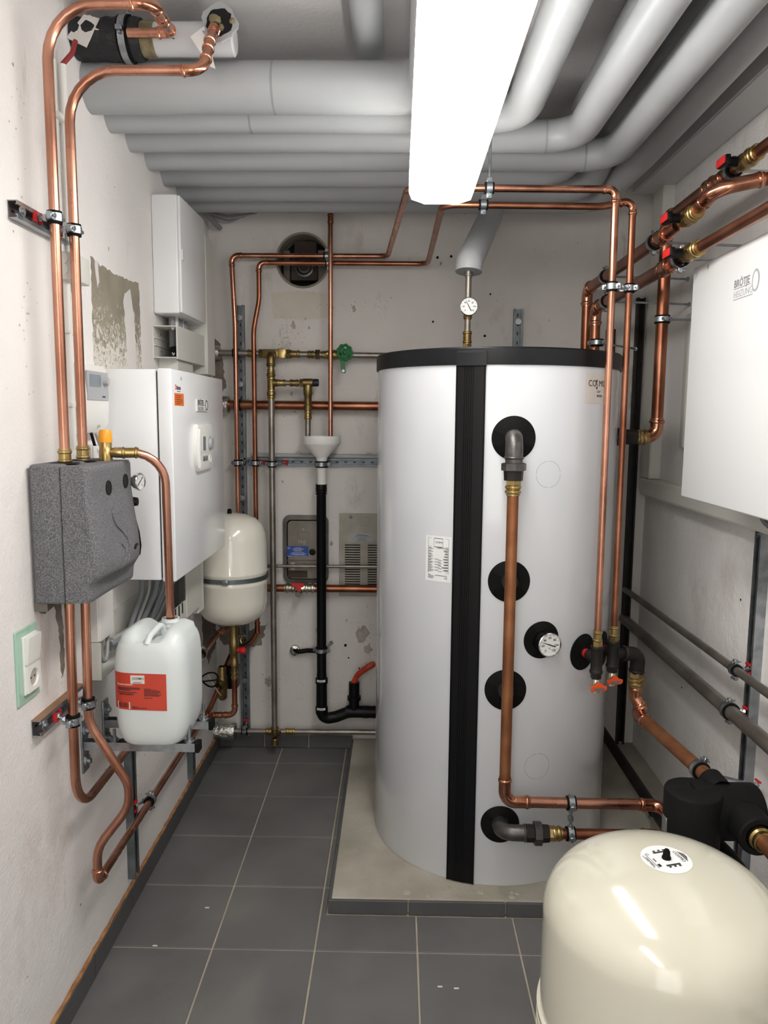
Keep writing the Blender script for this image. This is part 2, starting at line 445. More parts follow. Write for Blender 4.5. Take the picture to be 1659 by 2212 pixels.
def rail(name, label, a, b, out, wdt=.038, dep=.022, m='steel_d', bolts=(), slots=True, group=None):
    """C channel from a to b, open towards out"""
    a, b, o = v3(a), v3(b), v3(out).normalized(); d = (b - a); L = d.length; d.normalize(); sd = d.cross(o).normalized()
    t = thing(name, label, 'rail', a, group)
    h = wdt / 2; k = .002; lip = wdt * .24
    poly = [(-h, 0), (h, 0), (h, dep), (h - lip, dep), (h - lip, dep - .004), (h - lip + k, dep - .004), (h - lip + k, dep - k), (h - k, dep - k), (h - k, k),
            (-h + k, k), (-h + k, dep - k), (-h + lip - k, dep - k), (-h + lip - k, dep - .004), (-h + lip, dep - .004), (-h + lip, dep), (-h, dep)]
    MB().prism(poly, a, sd, o, -L if sd.cross(o).dot(d) < 0 else L).build('channel', m, t, smooth=False)
    if slots:
        bb = MB(); n = int(L / .04)
        for i in range(n):
            c = a + d * (.02 + .04 * i) + o * (k + .0006); R3 = Matrix((sd, d, o)).transposed()
            q = [bb.bm.verts.new(c + R3 @ V(x)) for x in ((-.0028, -.007, 0), (.0028, -.007, 0), (.0028, .007, 0), (-.0028, .007, 0))]
            bb.bm.faces.new(q)
        s_ = bb.build('slot_row', 'iron_d', t, smooth=False); s_['kind'] = 'stuff'
    for f in bolts:
        c = a + d * f
        MB().lathe([(0, dep + .006), (.006, dep + .006), (.006, dep + .002), (.013, dep + .002), (.013, dep), (0, dep)], c, o, 12).build('bolt', 'steel', t)
    return t

def gauge(parent, c, d, r, depth, up=(0, 0, 1), marks=('0', '20', '40', '60', '80', '100', '120'), a0=225, a1=-45, needle=165, txt=.3):
    c, d = v3(c), v3(d).normalized(); up = v3(up); vv = (up - d * up.dot(d)).normalized(); u = vv.cross(d).normalized()
    MB().lathe([(r * .8, 0), (r * .92, depth * .2), (r, depth * .75), (r, depth), (r * .93, depth + .002), (r * .88, depth - .002)], c, d, 36).build('bezel', 'chrome', parent)
    dl = MB().lathe([(0, depth - .0018), (r * .9, depth - .0018)], c, d, 36).build('dial', 'dial', parent)
    f = c + d * (depth - .0016)
    rects = []
    n = len(marks)
    bb = MB()
    for i in range(2 * n - 1):
        an = math.radians(a0 + (a1 - a0) * i / (2 * n - 2)); e = u * math.cos(an) + vv * math.sin(an); tn = d.cross(e)
        q = [f + e * r * .84 + tn * r * .015, f + e * r * .84 - tn * r * .015, f + e * r * .74 - tn * r * .015, f + e * r * .74 + tn * r * .015]
        bb.bm.faces.new([bb.bm.verts.new(x) for x in q])
    tk = bb.build('tick_marks', 'ink', dl, smooth=False); tk['kind'] = 'stuff'
    for i, s in enumerate(marks):
        an = math.radians(a0 + (a1 - a0) * i / (n - 1)); e = u * math.cos(an) + vv * math.sin(an)
        text(dl, s, f + e * r * .58 - vv * r * txt * .35, u, vv, r * txt, 'ink', 'number', 'CENTER', .02, depth=.0002)
    an = math.radians(needle); e = u * math.cos(an) + vv * math.sin(an); tn = d.cross(e)
    MB().prism([(-r * .55, -r * .045), (0, -r * .045), (r * .72, -r * .012), (r * .72, r * .012), (0, r * .045), (-r * .55, r * .045)], f + d * .0006, e, tn, .0006).build('needle', 'ink', parent, smooth=False)

# ================================================================ ROOM SHELL
XL, XR, YB, YF, ZC = -0.84, 1.12, 3.461, -1.30, 2.62
HX, HZ, HR = -0.425, 2.24, 0.113         # round flue opening in the back wall

struct('wall_left', MB().box((XL - .1, YF - .1, -.05), (XL, YB + .1, ZC + .1)), 'wall_l', smooth=False)
WL = bpy.data.objects['wall_left']
struct('wall_right', MB().box((XR, YF - .1, -.05), (XR + .1, YB + .1, ZC + .1)), 'wall_r', smooth=False)
struct('wall_front', MB().box((XL, YF - .1, -.05), (XR, YF, ZC + .1)), 'wall_l', smooth=False)
struct('ceiling', MB().box((XL, YF, ZC), (XR, YB, ZC + .1)), 'ceil', smooth=False)
# back wall with the round opening
b = MB(); n = 64; y = YB
q0, q1, p0, p1 = HX - .15, HX + .15, HZ - .15, HZ + .15
def quad(b, *c): b.bm.faces.new([b.bm.verts.new(x) for x in c])
for (x0, x1, z0, z1) in ((XL, q0, -.05, ZC + .1), (q1, XR, -.05, ZC + .1), (q0, q1, -.05, p0), (q0, q1, p1, ZC + .1)):
    quad(b, (x0, y, z0), (x1, y, z0), (x1, y, z1), (x0, y, z1))
for k in range(n):
    a0, a1 = 2 * math.pi * k / n, 2 * math.pi * (k + 1) / n
    def sq(a):
        c, s = math.cos(a), math.sin(a); m = .15 / max(abs(c), abs(s)); return (HX + c * m, y, HZ + s * m)
    def ci(a, yy): return (HX + math.cos(a) * HR, yy, HZ + math.sin(a) * HR)
    quad(b, sq(a0), sq(a1), ci(a1, y), ci(a0, y)); quad(b, ci(a0, y), ci(a1, y), ci(a1, y + .14), ci(a0, y + .14))
bmesh.ops.remove_doubles(b.bm, verts=b.bm.verts, dist=1e-5)
WB = struct('wall_back', b, 'wall_b', smooth=False)
WR = bpy.data.objects['wall_right']; CE = bpy.data.objects['ceiling']

# floor: grout bed and single tiles
FL = struct('floor', MB().box((XL, YF, -.05), (XR, YB, -.003)), 'grout', smooth=False)
PX, PY, PZ = -.205, 2.236, .048          # plinth corner and height
xs = [-.8345 + .3025 * i for i in range(8)]; ys = [3.284 + .304 - .304 * k for k in range(18)]
for i in range(7):
    for k in range(17):
        x0, x1, y1, y0 = xs[i] + .0028, xs[i + 1] - .0028, ys[k] - .0028, ys[k + 1] + .0028
        x0, x1, y0, y1 = max(x0, XL), min(x1, XR), max(y0, YF), min(y1, YB - .012)
        if y1 > PY and x1 > PX:
            if x0 >= PX - .01 and y0 >= PY - .01: continue
            if x0 < PX:
                if y0 < PY: MB().box((x0, y0, -.008), (x1, PY - .004, 0), .0012, 1).build('tile', 'tile', FL, smooth=False); y0 = PY - .004
                x1 = PX - .006
            else: y1 = PY - .004
        if x1 - x0 < .012 or y1 - y0 < .02: continue
        MB().box((x0, y0, -.008), (x1, y1, random.uniform(-.0004, .0004)), .0012, 1).build('tile', 'tile', FL, smooth=False)
# skirting
BL = struct('baseboard_left', MB().box((XL, YF, 0), (XL + .003, YB, .07)), 'grout', smooth=False)
for k in range(17):
    y1, y0 = min(ys[k] - .13, YB - .012), max(ys[k + 1] - .13 + .004, YF)
    if y1 - y0 > .03: MB().box((XL + .003, y0, .001), (XL + .013, y1, .070), .001, 1).build('tile', 'tile2', BL, smooth=False)
pts = []; rr = []
yy = YF
while yy < YB:
    pts.append((XL + .004 + random.uniform(0, .003), yy, .0705 + random.uniform(-.001, .002))); rr.append(random.uniform(.004, .0062)); yy += .02
MB().sweep(pts, rr, 7).build('adhesive_ridge', 'glue', BL, smooth=False, label='rusty orange ridge of tile adhesive')
BB = struct('baseboard_back', MB().box((XL, YB - .004, 0), (PX, YB, .062)), 'grout', smooth=False)
for k in range(3):
    MB().box((XL + .015 + k * .21, YB - .012, .001), (XL + .015 + k * .21 + .205, YB - .003, .062), .001, 1).build('tile', 'tile2', BB, smooth=False)

# machine plinth
PL = struct('trim_1', MB().box((PX + .01, PY + .01, 0), (XR, YB, PZ), .004, 2), 'concrete', smooth=False)
PL['label'] = 'pale concrete machine plinth edged with dark tile strips'
for k, (a, c) in enumerate(((PX, .045), (.05, .352), (.357, .66), (.665, .965), (.97, XR))):
    MB().box((a, PY, .001), (c, PY + .01, PZ - .002), .001, 1).build('tile', 'tile2', PL, smooth=False)
for k in range(4):
    y0 = PY + .012 + .304 * k; MB().box((PX, y0, .001), (PX + .01, min(y0 + .3, YB - .014), PZ - .002), .001, 1).build('tile', 'tile2', PL, smooth=False)
# crumbled mortar on the plinth front edge
for _ in range(9):
    x = random.uniform(.0, .45); yv = random.uniform(2.25, 2.31); r = random.uniform(.006, .016)
    MB().lathe([(r, 0), (r * .8, .002), (0, .003)], (x, yv, PZ), (0, 0, 1), 7).build('mortar_crumb', 'concrete', PL, smooth=False)

# ---- bare and repaired places in the plaster (children of their wall)
def blot(parent, poly, o, u, vv, m, name, jit=.004, sub=5, depth=.0012):
    P = []
    for i in range(len(poly)):
        a, c = V(poly[i]), V(poly[(i + 1) % len(poly)]); L = (c - a).length; k = max(1, int(L / .012)) if sub else 1
        for j in range(k):
            p = a.lerp(c, j / k); P.append((p.x + random.uniform(-jit, jit), p.y + random.uniform(-jit, jit)))
    return MB().prism(P, o, u, vv, depth).build(name, m, parent, smooth=False)
LY = dict(o=(XL, 0, 0), u=(0, 1, 0), vv=(0, 0, 1))          # (y, z) on the left wall
BX = dict(o=(0, YB, 0), u=(1, 0, 0), vv=(0, 0, 1))          # (x, z) on the back wall, u x v points into the room
RY = dict(o=(XR, 0, 0), u=(0, -1, 0), vv=(0, 0, 1))         # (-y, z) on the right wall
blot(WL, [(2.13, 1.985), (2.2, 1.975), (2.3, 1.972), (2.42, 1.975), (2.515, 1.98), (2.52, 1.72), (2.5, 1.60), (2.13, 1.60), (2.125, 1.72)], m='patch', name='bare_render_patch', **LY)
blot(WL, [(2.38, 1.93), (2.43, 1.945), (2.445, 1.90), (2.462, 1.88), (2.468, 1.62), (2.395, 1.6), (2.375, 1.85), (2.37, 1.9)], m='filler', name='filler_smear', depth=.002, **LY)
blot(WL, [(2.155, 1.985), (2.175, 1.985), (2.18, 1.93), (2.165, 1.91), (2.16, 1.94)], m='filler', name='filler_smear', depth=.002, **LY)
blot(WL, [(1.735, 1.125), (1.80, 1.13), (1.86, 1.125), (1.86, .92), (1.842, .90), (1.835, 1.04), (1.815, 1.10), (1.77, 1.085), (1.735, 1.095)], m='patchb', name='bare_render_patch', jit=.005, **LY)
blot(WL, [(3.32, 1.93), (3.40, 1.90), (3.455, 1.88), (3.455, 1.70), (3.40, 1.62), (3.30, 1.66)], m='patchb', name='bare_render_patch', jit=.008, **LY)
blot(WB, [(-.838, 1.91), (-.81, 1.89), (-.785, 1.85), (-.79, 1.78), (-.775, 1.72), (-.785, 1.66), (-.838, 1.63)], m='patchb', name='bare_render_patch', jit=.008, **BX)
blot(WB, [(-.83, .70), (-.77, .73), (-.72, .62), (-.70, .56), (-.60, .60), (-.63, .50), (-.74, .46), (-.83, .52)], m='patchb', name='bare_render_patch', jit=.008, **BX)
blot(WL, [(3.2, .74), (3.45, .74), (3.45, .50), (3.3, .46), (3.22, .56)], m='patchb', name='bare_render_patch', jit=.008, **LY)
for (px, pz, s) in ((-.47, 1.96, .022), (-.20, 2.03, .018), (-.415, 1.99, .008), (-.40, 1.95, .009), (-.64, 1.74, .012), (-.155, .56, .05), (-.13, .48, .035), (-.37, .57, .012),
                    (-.60, .32, .03), (-.57, .28, .022), (.18, 2.23, .012), (-.48, 1.66, .012), (-.30, .98, .014), (-.23, .62, .01)):
    P = [(px + math.cos(a) * s * random.uniform(.4, 1.1) * .7, pz + math.sin(a) * s * random.uniform(.4, 1.2)) for a in [k * .52 for k in range(12)]]
    MB().prism(P, depth=.0008, **BX).build('smudge', 'smudge', WB, smooth=False)
for (px, pz, r) in ((.165, 2.405, .005), (.165, 2.255, .006), (.225, 2.26, .006), (.15, 1.98, .005), (.38, 1.92, .006), (-.235, .50, .007), (.40, 2.10, .004), (-.22, .44, .004), (-.17, .39, .004)):
    MB().lathe([(r, 0), (r, .001), (0, .001)], (px, YB, pz), (0, -1, 0), 9).build('drill_hole', 'hole', WB, smooth=False)
MB().prism([(1.617, 1.835), (1.625, 1.843), (1.633, 1.836), (1.628, 1.824), (1.62, 1.828)], depth=.001, **LY).build('drill_hole', 'hole', WL, smooth=False)
for (yy, zz) in ((2.9, .52), (2.45, .98), (1.45, .72)):
    MB().lathe([(.004, 0), (.004, .001), (0, .001)], (XR, yy, zz), (-1, 0, 0), 8).build('drill_hole', 'hole', WR, smooth=False)

blot(WB, [(-.565, 2.10), (-.44, 2.11), (-.295, 2.10), (-.29, 2.0), (-.40, 1.985), (-.56, 1.99)], m='beige', name='overpainted_area', depth=.0006, **BX)
def specks(parent, n, cx, cz, sx_, sz_, o, u, vv, m='smudge', r=(.0008, .003)):
    b = MB(); o, u, vv = v3(o), v3(u), v3(vv); nn = u.cross(vv)
    for _ in range(n):
        x, z, q = random.gauss(cx, sx_), random.gauss(cz, sz_), random.uniform(*r)
        b.bm.faces.new([b.bm.verts.new(o + u * (x + math.cos(k * 1.257) * q) + vv * (z + math.sin(k * 1.257) * q * random.uniform(.7, 1.6)) + nn * .0007) for k in range(5)])
    ob = b.build('dirt_specks', m, parent, smooth=False); ob['kind'] = 'stuff'
specks(WB, 90, -.50, 1.90, .035, .06, **BX); specks(WB, 40, -.20, 2.05, .10, .02, **BX); specks(WB, 60, -.35, 1.58, .12, .015, **BX)
specks(WB, 60, -.14, .52, .03, .08, **BX); specks(WB, 50, -.58, .30, .03, .05, **BX); specks(WL, 60, 2.35, .35, .15, .10, **LY); specks(WL, 30, 1.75, 2.0, .03, .2, **LY)
# flue opening: collar, masonry and burner nozzle behind it
t = thing('flue_opening', 'round dark flue opening high in the back wall', 'flue', (HX, YB, HZ - HR))
MB().lathe([(HR + .007, -.002), (HR + .007, .004), (HR - .002, .005), (HR - .002, -.1)], (HX, YB, HZ), (0, -1, 0), 48).build('collar', 'patch', t)
MB().box((HX - .13, YB + .13, HZ - .13), (HX + .13, YB + .14, HZ + .13)).build('rear_board', 'hole', t, smooth=False)
MB().box((HX - .062, YB + .06, HZ - .075), (HX + .058, YB + .12, HZ + .035), .003).build('nozzle_block', 'brownbox', t, smooth=False)
MB().lathe([(.043, 0), (.043, .008), (.036, .01), (.03, .006), (.026, .012), (.02, .012), (.02, -.02), (0, -.02)], (HX - .002, YB + .06, HZ - .018), (0, -1, 0), 28).build('nozzle', 'iron', t)
MB().box((HX - .095, YB + .05, HZ - .09), (HX - .065, YB + .11, HZ + .055), .003).build('brick_edge', 'frame', t, smooth=False)
MB().box((HX + .06, YB + .05, HZ - .09), (HX + .10, YB + .11, HZ + .055), .003).build('brick_edge', 'frame', t, smooth=False)
MB().box((HX - .05, YB + .08, HZ + .04), (HX + .05, YB + .12, HZ + .10), .003).build('brick_edge', 'brownbox', t, smooth=False)

# ---- cable ducts of the right wall and the ceiling corner
def duct(label, lo, hi, lid_axis, name='cable_duct', m='offwhite'):
    lo, hi = V(lo), V(hi); t = thing(name, label, 'cable duct', lo)
    b = MB(); b.box(lo, hi, .002, 1); b.build('body', m, t, smooth=False)
    i, s = lid_axis; l2, h2 = lo.copy(), hi.copy()
    j = max((k for k in range(3) if k != i), key=lambda k: hi[k] - lo[k]); k = 3 - i - j
    l2[k] += .006; h2[k] -= .006
    if s > 0: l2[i] = hi[i] - .001; h2[i] = hi[i] + .003
    else: h2[i] = lo[i] + .001; l2[i] = lo[i] - .003
    MB().box(l2, h2, .0012, 1).build('lid', m, t, smooth=False); return t
duct('long off-white cable duct along the top corner of the right wall', (.985, -1.2, 2.51), (XR, 3.40, ZC), (2, -1), m='pvcw')
duct('upright off-white cable duct in the corner of the right wall', (1.075, 3.27, 1.307), (XR, 3.40, 2.51), (0, -1))
duct('off-white cable duct running level on the right wall behind the boiler cover', (1.065, 1.3, 1.233), (XR, 3.36, 1.305), (0, -1))
duct('short off-white cable duct under the ceiling on the back wall', (.72, 3.395, 2.55), (1.06, YB, ZC), (1, -1))
t = tag(MB().box((1.098, 2.975, 1.45), (XR, 3.02, 1.96), .008, 3).build('cover_strip', 'offwhite'), 'pale rounded cover strip upright on the right wall beside the boiler', 'cover strip')

# ================================================================ LAMPS
def tube_lamp(label, x0, x1, y0, y1, z0, z1, m):
    t = thing('tube_lamp', label, 'lamp', ((x0 + x1) / 2, (y0 + y1) / 2, z0))
    c = .022
    zb = z1 - .018
    b = MB()
    A = [(x0, y0, zb), (x1, y0, zb), (x1, y1, zb), (x0, y1, zb)]
    k = .03
    top = [(x0, y0 + k), (x0 + k, y0), (x1 - k, y0), (x1, y0 + k), (x1, y1 - k), (x1 - k, y1), (x0 + k, y1), (x0, y1 - k)]
    cx, cy = (x0 + x1) / 2, (y0 + y1) / 2
    def ring(s, z, pts=top): return [b.bm.verts.new((cx + (p[0] - cx) * (1 - s / (x1 - x0) * 2), cy + (p[1] - cy) * (1 - s / (y1 - y0) * 2), z)) for p in pts]
    R = [ring(0, zb), ring(0, z0 + .03), ring(.008, z0 + .008), ring(.022, z0)]
    for i in range(3):
        for j in range(8): b.bm.faces.new((R[i][j], R[i][(j + 1) % 8], R[i + 1][(j + 1) % 8], R[i + 1][j]))
    b.bm.faces.new(R[-1])
    b.build('diffuser', m, t, smooth=False)
    MB().box((x0 + .004, y0 + .004, zb), (x1 - .004, y1 - .004, z1), .004).build('housing', 'wplas', t)
    for yy in (y0 + .25, y1 - .3):
        MB().cyl((cx, yy, z1), (cx, yy, ZC), .004, seg=8).build('suspension_rod', 'steel', t)
    return t
tube_lamp('long white tube lamp with glowing diffuser hung below the insulated pipes', .024, .207, .80, 2.30, 2.165, 2.255, 'lamp')
tube_lamp('second white tube lamp, hung behind the viewpoint', -.45, -.267, -1.1, .35, 2.165, 2.255, 'lamp2')

# ================================================================ INSULATED PIPES UNDER THE CEILING
GI = 'insulated pipes under the ceiling'
def insulated(label, corners, r, seams=()):
    p = corners[0][0]
    t = thing('insulated_pipe', label, 'pipe', p, GI)
    line = fillet([(c[0], c[1] if len(c) > 1 else 0) for c in corners])
    MB().sweep(line, r, 28).build('jacket', 'pvc', t)
    s = lengths(line)
    for x in seams:
        a, c = at_len(line, s, x - .003), at_len(line, s, x + .003)
        if (c - a).length > 1e-6: MB().sweep([a, c], r + .0005, 28, caps=False).build('jacket_seam', 'seam', t)
    return t
ZP = 2.418
insulated('thickest grey insulated pipe, frontmost row under the ceiling, turning behind the lamp', [((XL, 2.165, 2.432),), ((.083, 2.165, 2.432), .10), ((.083, -1.0, 2.432),)], .065, (.5,))
insulated('second grey ceiling pipe from the front, turning right beside the lamp', [((XL, 2.308, ZP),), ((.34, 2.308, ZP), .10), ((.34, -1.0, ZP),)], .05, (.41,))
insulated('third grey ceiling pipe from the front, turning between the right-hand runs', [((XL, 2.477, ZP),), ((.540, 2.477, ZP), .105), ((.540, -1.0, ZP),)], .0475, (1.285,))
insulated('fourth grey ceiling pipe from the front, its run nearest the right wall', [((XL, 2.654, ZP),), ((.692, 2.654, ZP), .105), ((.692, -1.0, ZP),)], .0485, (1.445,))
insulated('fifth grey ceiling pipe from the front, rising above the third run', [((XL, 2.826, ZP),), ((.50, 2.826, ZP), .08), ((.605, 2.82, 2.45), .07), ((.60, 2.66, 2.555), .08), ((.572, -1.0, 2.556),)], .05)
insulated('sixth grey ceiling pipe from the front, bending up to the ceiling', [((XL, 3.015, ZP),), ((.70, 3.015, ZP), .1), ((.735, 2.70, 2.568), .12), ((.74, 1.8, 2.568),)], .05)
insulated('rearmost grey ceiling pipe, along the back wall', [((XL, 3.17, ZP),), ((.775, 3.17, ZP), .1), ((.84, 2.8, 2.47), .2), ((.845, -1.0, 2.54),)], .05)
insulated('short thin grey pipe on the ceiling left of the lamp', [((-.09, 2.32, 2.572),), ((-.09, .4, 2.572),)], .042)
t = thing('insulated_pipe', 'grey insulated pipe slanting down to the thermometer above the tank', 'pipe', (.243, 2.74, 2.07), GI)
line = fillet([((.236, 2.70, 2.055),), ((.238, 2.705, 2.090), .03), ((.35, 3.06, 2.335), .09), ((.352, 3.10, 2.42),)])
MB().sweep(line, .046, 26).build('jacket', 'pvc', t)
MB().cyl((.351, 3.08, 2.372), (.351, 3.085, 2.382), .0475, seg=26).build('jacket_seam', 'seam', t)

# ================================================================ HOT WATER TANK
TX, TY, TR, TZ0, TZ1 = .3455, 2.7405, .4175, PZ, 1.7194
def tp(az, z, off=0.0):
    a = math.radians(az); return V((TX + (TR + off) * math.sin(a), TY - (TR + off) * math.cos(a), z))
def tn(az): a = math.radians(az); return V((math.sin(a), -math.cos(a), 0))
def twarp(az0, z0, off=.0005):
    def f(x, y, c): return tp(az0 + math.degrees(x / TR), z0 + y, off + c)
    return f
tk = thing('buffer_tank', 'tall white cylindrical hot water tank with black lid and black strip', 'tank', (TX, TY, TZ0))
MB().lathe([(0, 0), (TR - .002, 0), (TR, .003), (TR, TZ1 - TZ0 + .01), (TR - .01, TZ1 - TZ0 + .012)], (TX, TY, TZ0), (0, 0, 1), 120).build('jacket', 'tank', tk)
MB().lathe([(TR + .001, 0), (TR + .005, 0), (TR + .006, .004), (TR + .006, .048), (TR + .002, .053), (TR - .03, .056), (0, .058)], (TX, TY, TZ1 - .001), (0, 0, 1), 120).build('lid', 'black_lid', tk)
MB().grid(lambda i, j: tp(-23.6 + 11.9 * i, TZ0 + .004 + (TZ1 - TZ0 - .004) * j, .006), 10, 1).build('cover_strip', 'black', tk)
for az in (-23.5, -20.2, -19.3, -18.4, -17.5, -16.6, -11.8):
    MB().sweep([tp(az, TZ0 + .004, .006), tp(az, TZ1, .006)], .0028 if az in (-23.5, -11.8) else .0018, 6).build('strip_rib', 'black', tk)
b = MB()
for i in range(9):
    a = -23.4 + 12.2 * i / 8
    v0 = [tp(a, TZ1 - .006, .005), tp(a, TZ1 - .004, .014), tp(a, TZ1 + .034, .014), tp(a, TZ1 + .042, .005)]
    q = [b.bm.verts.new(x) for x in v0]
    if i:
        for k in range(3): b.bm.faces.new((pq[k], q[k], q[k + 1], pq[k + 1]))
        if i == 8: b.bm.faces.new(q)
    else: b.bm.faces.new(q)
    pq = q
b.build('strip_cap', 'black_lid', tk)
def rosette(az, z, r):
    b = MB(); n = 40
    f = twarp(az, z, .001); c = b.bm.verts.new(f(0, 0, .003)); R0 = [b.bm.verts.new(f(math.cos(2 * math.pi * k / n) * r, math.sin(2 * math.pi * k / n) * r, 0)) for k in range(n)]
    R1 = [b.bm.verts.new(f(math.cos(2 * math.pi * k / n) * r * .97, math.sin(2 * math.pi * k / n) * r * .97, .003)) for k in range(n)]
    for k in range(n):
        k2 = (k + 1) % n; b.bm.faces.new((R0[k], R0[k2], R1[k2], R1[k])); b.bm.faces.new((R1[k], R1[k2], c))
    return b.build('rosette', 'rubber', tk, ang=60)
ROS = [(.6, 1.50, .067), (.4, 1.059, .0655), (.2, .711, .066), (15.6, .870, .060), (38.8, .809, .060), (-.5, .262, .0625)]
for a in ROS: rosette(*a)
rosette(93, 1.495, .055); rosette(57, .79, .06)
for az, z in ((.4, 1.059), (.2, .711)):
    MB().lathe([(.0, .016), (.024, .016), (.026, .013), (.026, 0)], tp(az, z, .003), tn(az), 24).build('socket_plug', 'iron_d', tk)
for az, z, r in ((16.1, 1.39, .041), (15.5, .453, .043)):
    f = twarp(az, z, .0003); n = 56; bb = MB()
    for k in range(n):
        if k % 14 == 0: continue
        a0, a1 = 2 * math.pi * k / n, 2 * math.pi * (k + 1) / n
        bb.bm.faces.new([bb.bm.verts.new(f(math.cos(a) * q, math.sin(a) * q, 0)) for a, q in ((a0, r), (a1, r), (a1, r - .0009), (a0, r - .0009))])
    o = bb.build('score_line', 'inkg', tk, smooth=False); o['kind'] = 'stuff'
# nozzle ring of the right-hand connection, label, brand plate
f = twarp(-37.2, 1.043, .0004)
lb = MB().grid(lambda i, j: f(.0915 * i, .146 * j, 0), 8, 1).build('type_label', 'paper', tk)
f2 = twarp(-37.2, 1.043, .0008)
R = [(.010, .026, .0105, .139), (.082, .026, .0825, .139), (.010, .1385, .082, .139), (.031, .112, .0315, .139), (.062, .112, .0625, .139), (.010, .1115, .082, .112), (.031, .1375, .0625, .139), (.031, .110, .0625, .1118)]
zz = .1035
for i in range(9):
    R.append((.010, zz, .082, zz + .0007)); zz -= .0092
for i in range(11):
    y0 = .1065 - i * .0088 if i < 9 else .020 - (i - 9) * .007
    R.append((.011, y0, .011 + random.uniform(.008, .022), y0 + .0011)); R.append((.011, y0 - .0032, .011 + random.uniform(.008, .022), y0 - .0021))
    if i > 3 and i < 9: R.append((.034, y0, .034 + random.uniform(.012, .024), y0 + .0011)); R.append((.046, y0 - .0035, .06, y0 - .0024))
    if 2 <= i < 9: R.append((.08 - random.uniform(.006, .02), y0, .081, y0 + .0026))
R.append((.036, .019, .078, .0205))
bars(lb, R, (0, 0, 0), (1, 0, 0), (0, 1, 0), 'ink', warp=lambda x, y, c: f2(x, y, c))
def ttext(parent, s, az, z, size, m, bold=.01, align='LEFT', off=.001, sx=1.0, name='lettering'):
    f = twarp(az, z, off)
    return text(parent, s, (0, 0, 0), (1, 0, 0), (0, 1, 0), size, m, name, align, bold, warp=lambda x, y, c: f(x * sx, y, c), depth=.0003)
d_ = lambda x: -37.2 + math.degrees(x / TR)
ttext(lb, 'COSMO', d_(.0355), 1.043 + .1235, .0078, 'ink', .0)
ttext(lb, 'CPSM WT500', d_(.0815), 1.043 + .1055, .0066, 'ink', .0, 'RIGHT')
ttext(lb, '19267', d_(.0815), 1.043 + .0968, .0068, 'ink', .03, 'RIGHT')
ttext(lb, 'CE', d_(.079), 1.043 + .010, .009, 'ink', .0, 'RIGHT')
f = twarp(33.5, 1.607, .0004)
bp_ = MB().grid(lambda i, j: f(.112 * i, .094 * j, 0), 8, 1).build('brand_plate', 'grey_label', tk)
az = lambda x: 33.5 + math.degrees(x / TR)
ttext(bp_, 'CO', az(.011), 1.660, .0275, 'ink', .0, sx=.95)
ttext(bp_, 'S', az(.0475), 1.6535, .040, 'ink', -.004, sx=.5); ttext(bp_, 'S', az(.0495), 1.650, .040, 'redcable', -.016, sx=.45)
ttext(bp_, 'MO', az(.0625), 1.660, .0275, 'ink', .0, sx=.95)
ttext(bp_, 'GUT', az(.055), 1.641, .009, 'ink', .01); ttext(bp_, 'BESSER', az(.055), 1.628, .009, 'ink', .01)
# tank thermometer
tg = thing('tank_thermometer', 'round chrome dial thermometer set in the tank front', 'thermometer', tp(18.3, .83))
d = tn(15.6); c = tp(15.6, .869, 0.0)
MB().cyl(c, c + d * .022, .032, seg=28).build('mount', 'black', tg)
gauge(tg, c + d * .018 + V((.008, 0, -.004)), d, .0385, .022, marks=('0', '20', '40', '60', '80', '100', '120'), a0=232, a1=-52, needle=160, txt=.26)
text(tg, '°C', c + d * .0385 + V((.008, 0, -.018)), V((0, 0, 1)).cross(d), (0, 0, 1), .007, 'ink', 'lettering', 'CENTER')

# ---- thermometer pipe on the tank lid
t = thing('thermometer_pipe', 'grey steel riser with dial thermometer on top of the tank', 'pipe', (.236, 2.70, 1.775))
MB().sweep([(.236, 2.70, 1.775), (.236, 2.70, 2.09)], .0105, 14).build('tube', 'stainless', t)
coupling(t, (.236, 2.70, 1.835), (0, 0, 1), .0125, .045, 'brass_d', 'press_socket')
MB().hexa((.236, 2.70, 1.775), (.236, 2.70, 1.812), .0165).build('threaded_adapter', 'brass_d', t)
coupling(t, (.236, 2.70, 2.055), (0, 0, 1), .0115, .035, 'stainless', 'press_socket')
coupling(t, (.236, 2.70, 1.905), (0, 0, 1), .0115, .02, 'brass_d', 'press_socket')
gauge(t, (.237, 2.688, 1.936), (0, -1, 0), .031, .018, marks=('0', '20', '40', '60', '80', '100', '120'), a0=225, a1=-45, needle=118, txt=.24)

# ================================================================ SOLAR PIPES ON THE LEFT WALL
t = thing('copper_pipe', 'left of the two tall copper pipes rising from the grey foam pump station', 'pipe', (-.78, 1.779, 1.43))
run(t, [((-.78, 1.779, 1.455),), ((-.78, 1.779, 2.45), .115, 'b'), ((-.545, 1.779, 2.45), .03, 'e'), ((-.572, 2.02, 2.503), .026, 'e'), ((-.685, 2.03, 2.507),)], .0115, 'copper', 'tube')
coupling(t, (-.78, 1.779, 1.462), (0, 0, 1), .0125, .036, 'brass', 'press_socket')
coupling(t, (-.56, 1.90, 2.476), (-.027, .241, .053), .0115, .05, 'copper_f')
t = thing('copper_pipe', 'tall copper pipe above the pump station that ends in the torn white pipe', 'pipe', (-.78, 1.883, 1.43))
run(t, [((-.78, 1.883, 1.455),), ((-.78, 1.883, 2.357), .115, 'b'), ((-.462, 1.884, 2.357), .035, 'e'), ((-.462, 1.955, 2.455), .04, 'b'), ((-.466, 2.06, 2.545),)], .0115, 'copper', 'tube')
coupling(t, (-.78, 1.883, 1.466), (0, 0, 1), .0125, .036, 'brass', 'press_socket')
coupling(t, (-.4625, 1.945, 2.440), (0, .36, .5), .0115, .045, 'copper_f')
coupling(t, (-.465, 2.01, 2.502), (-.04, .55, .45), .0115, .035, 'copper_f')
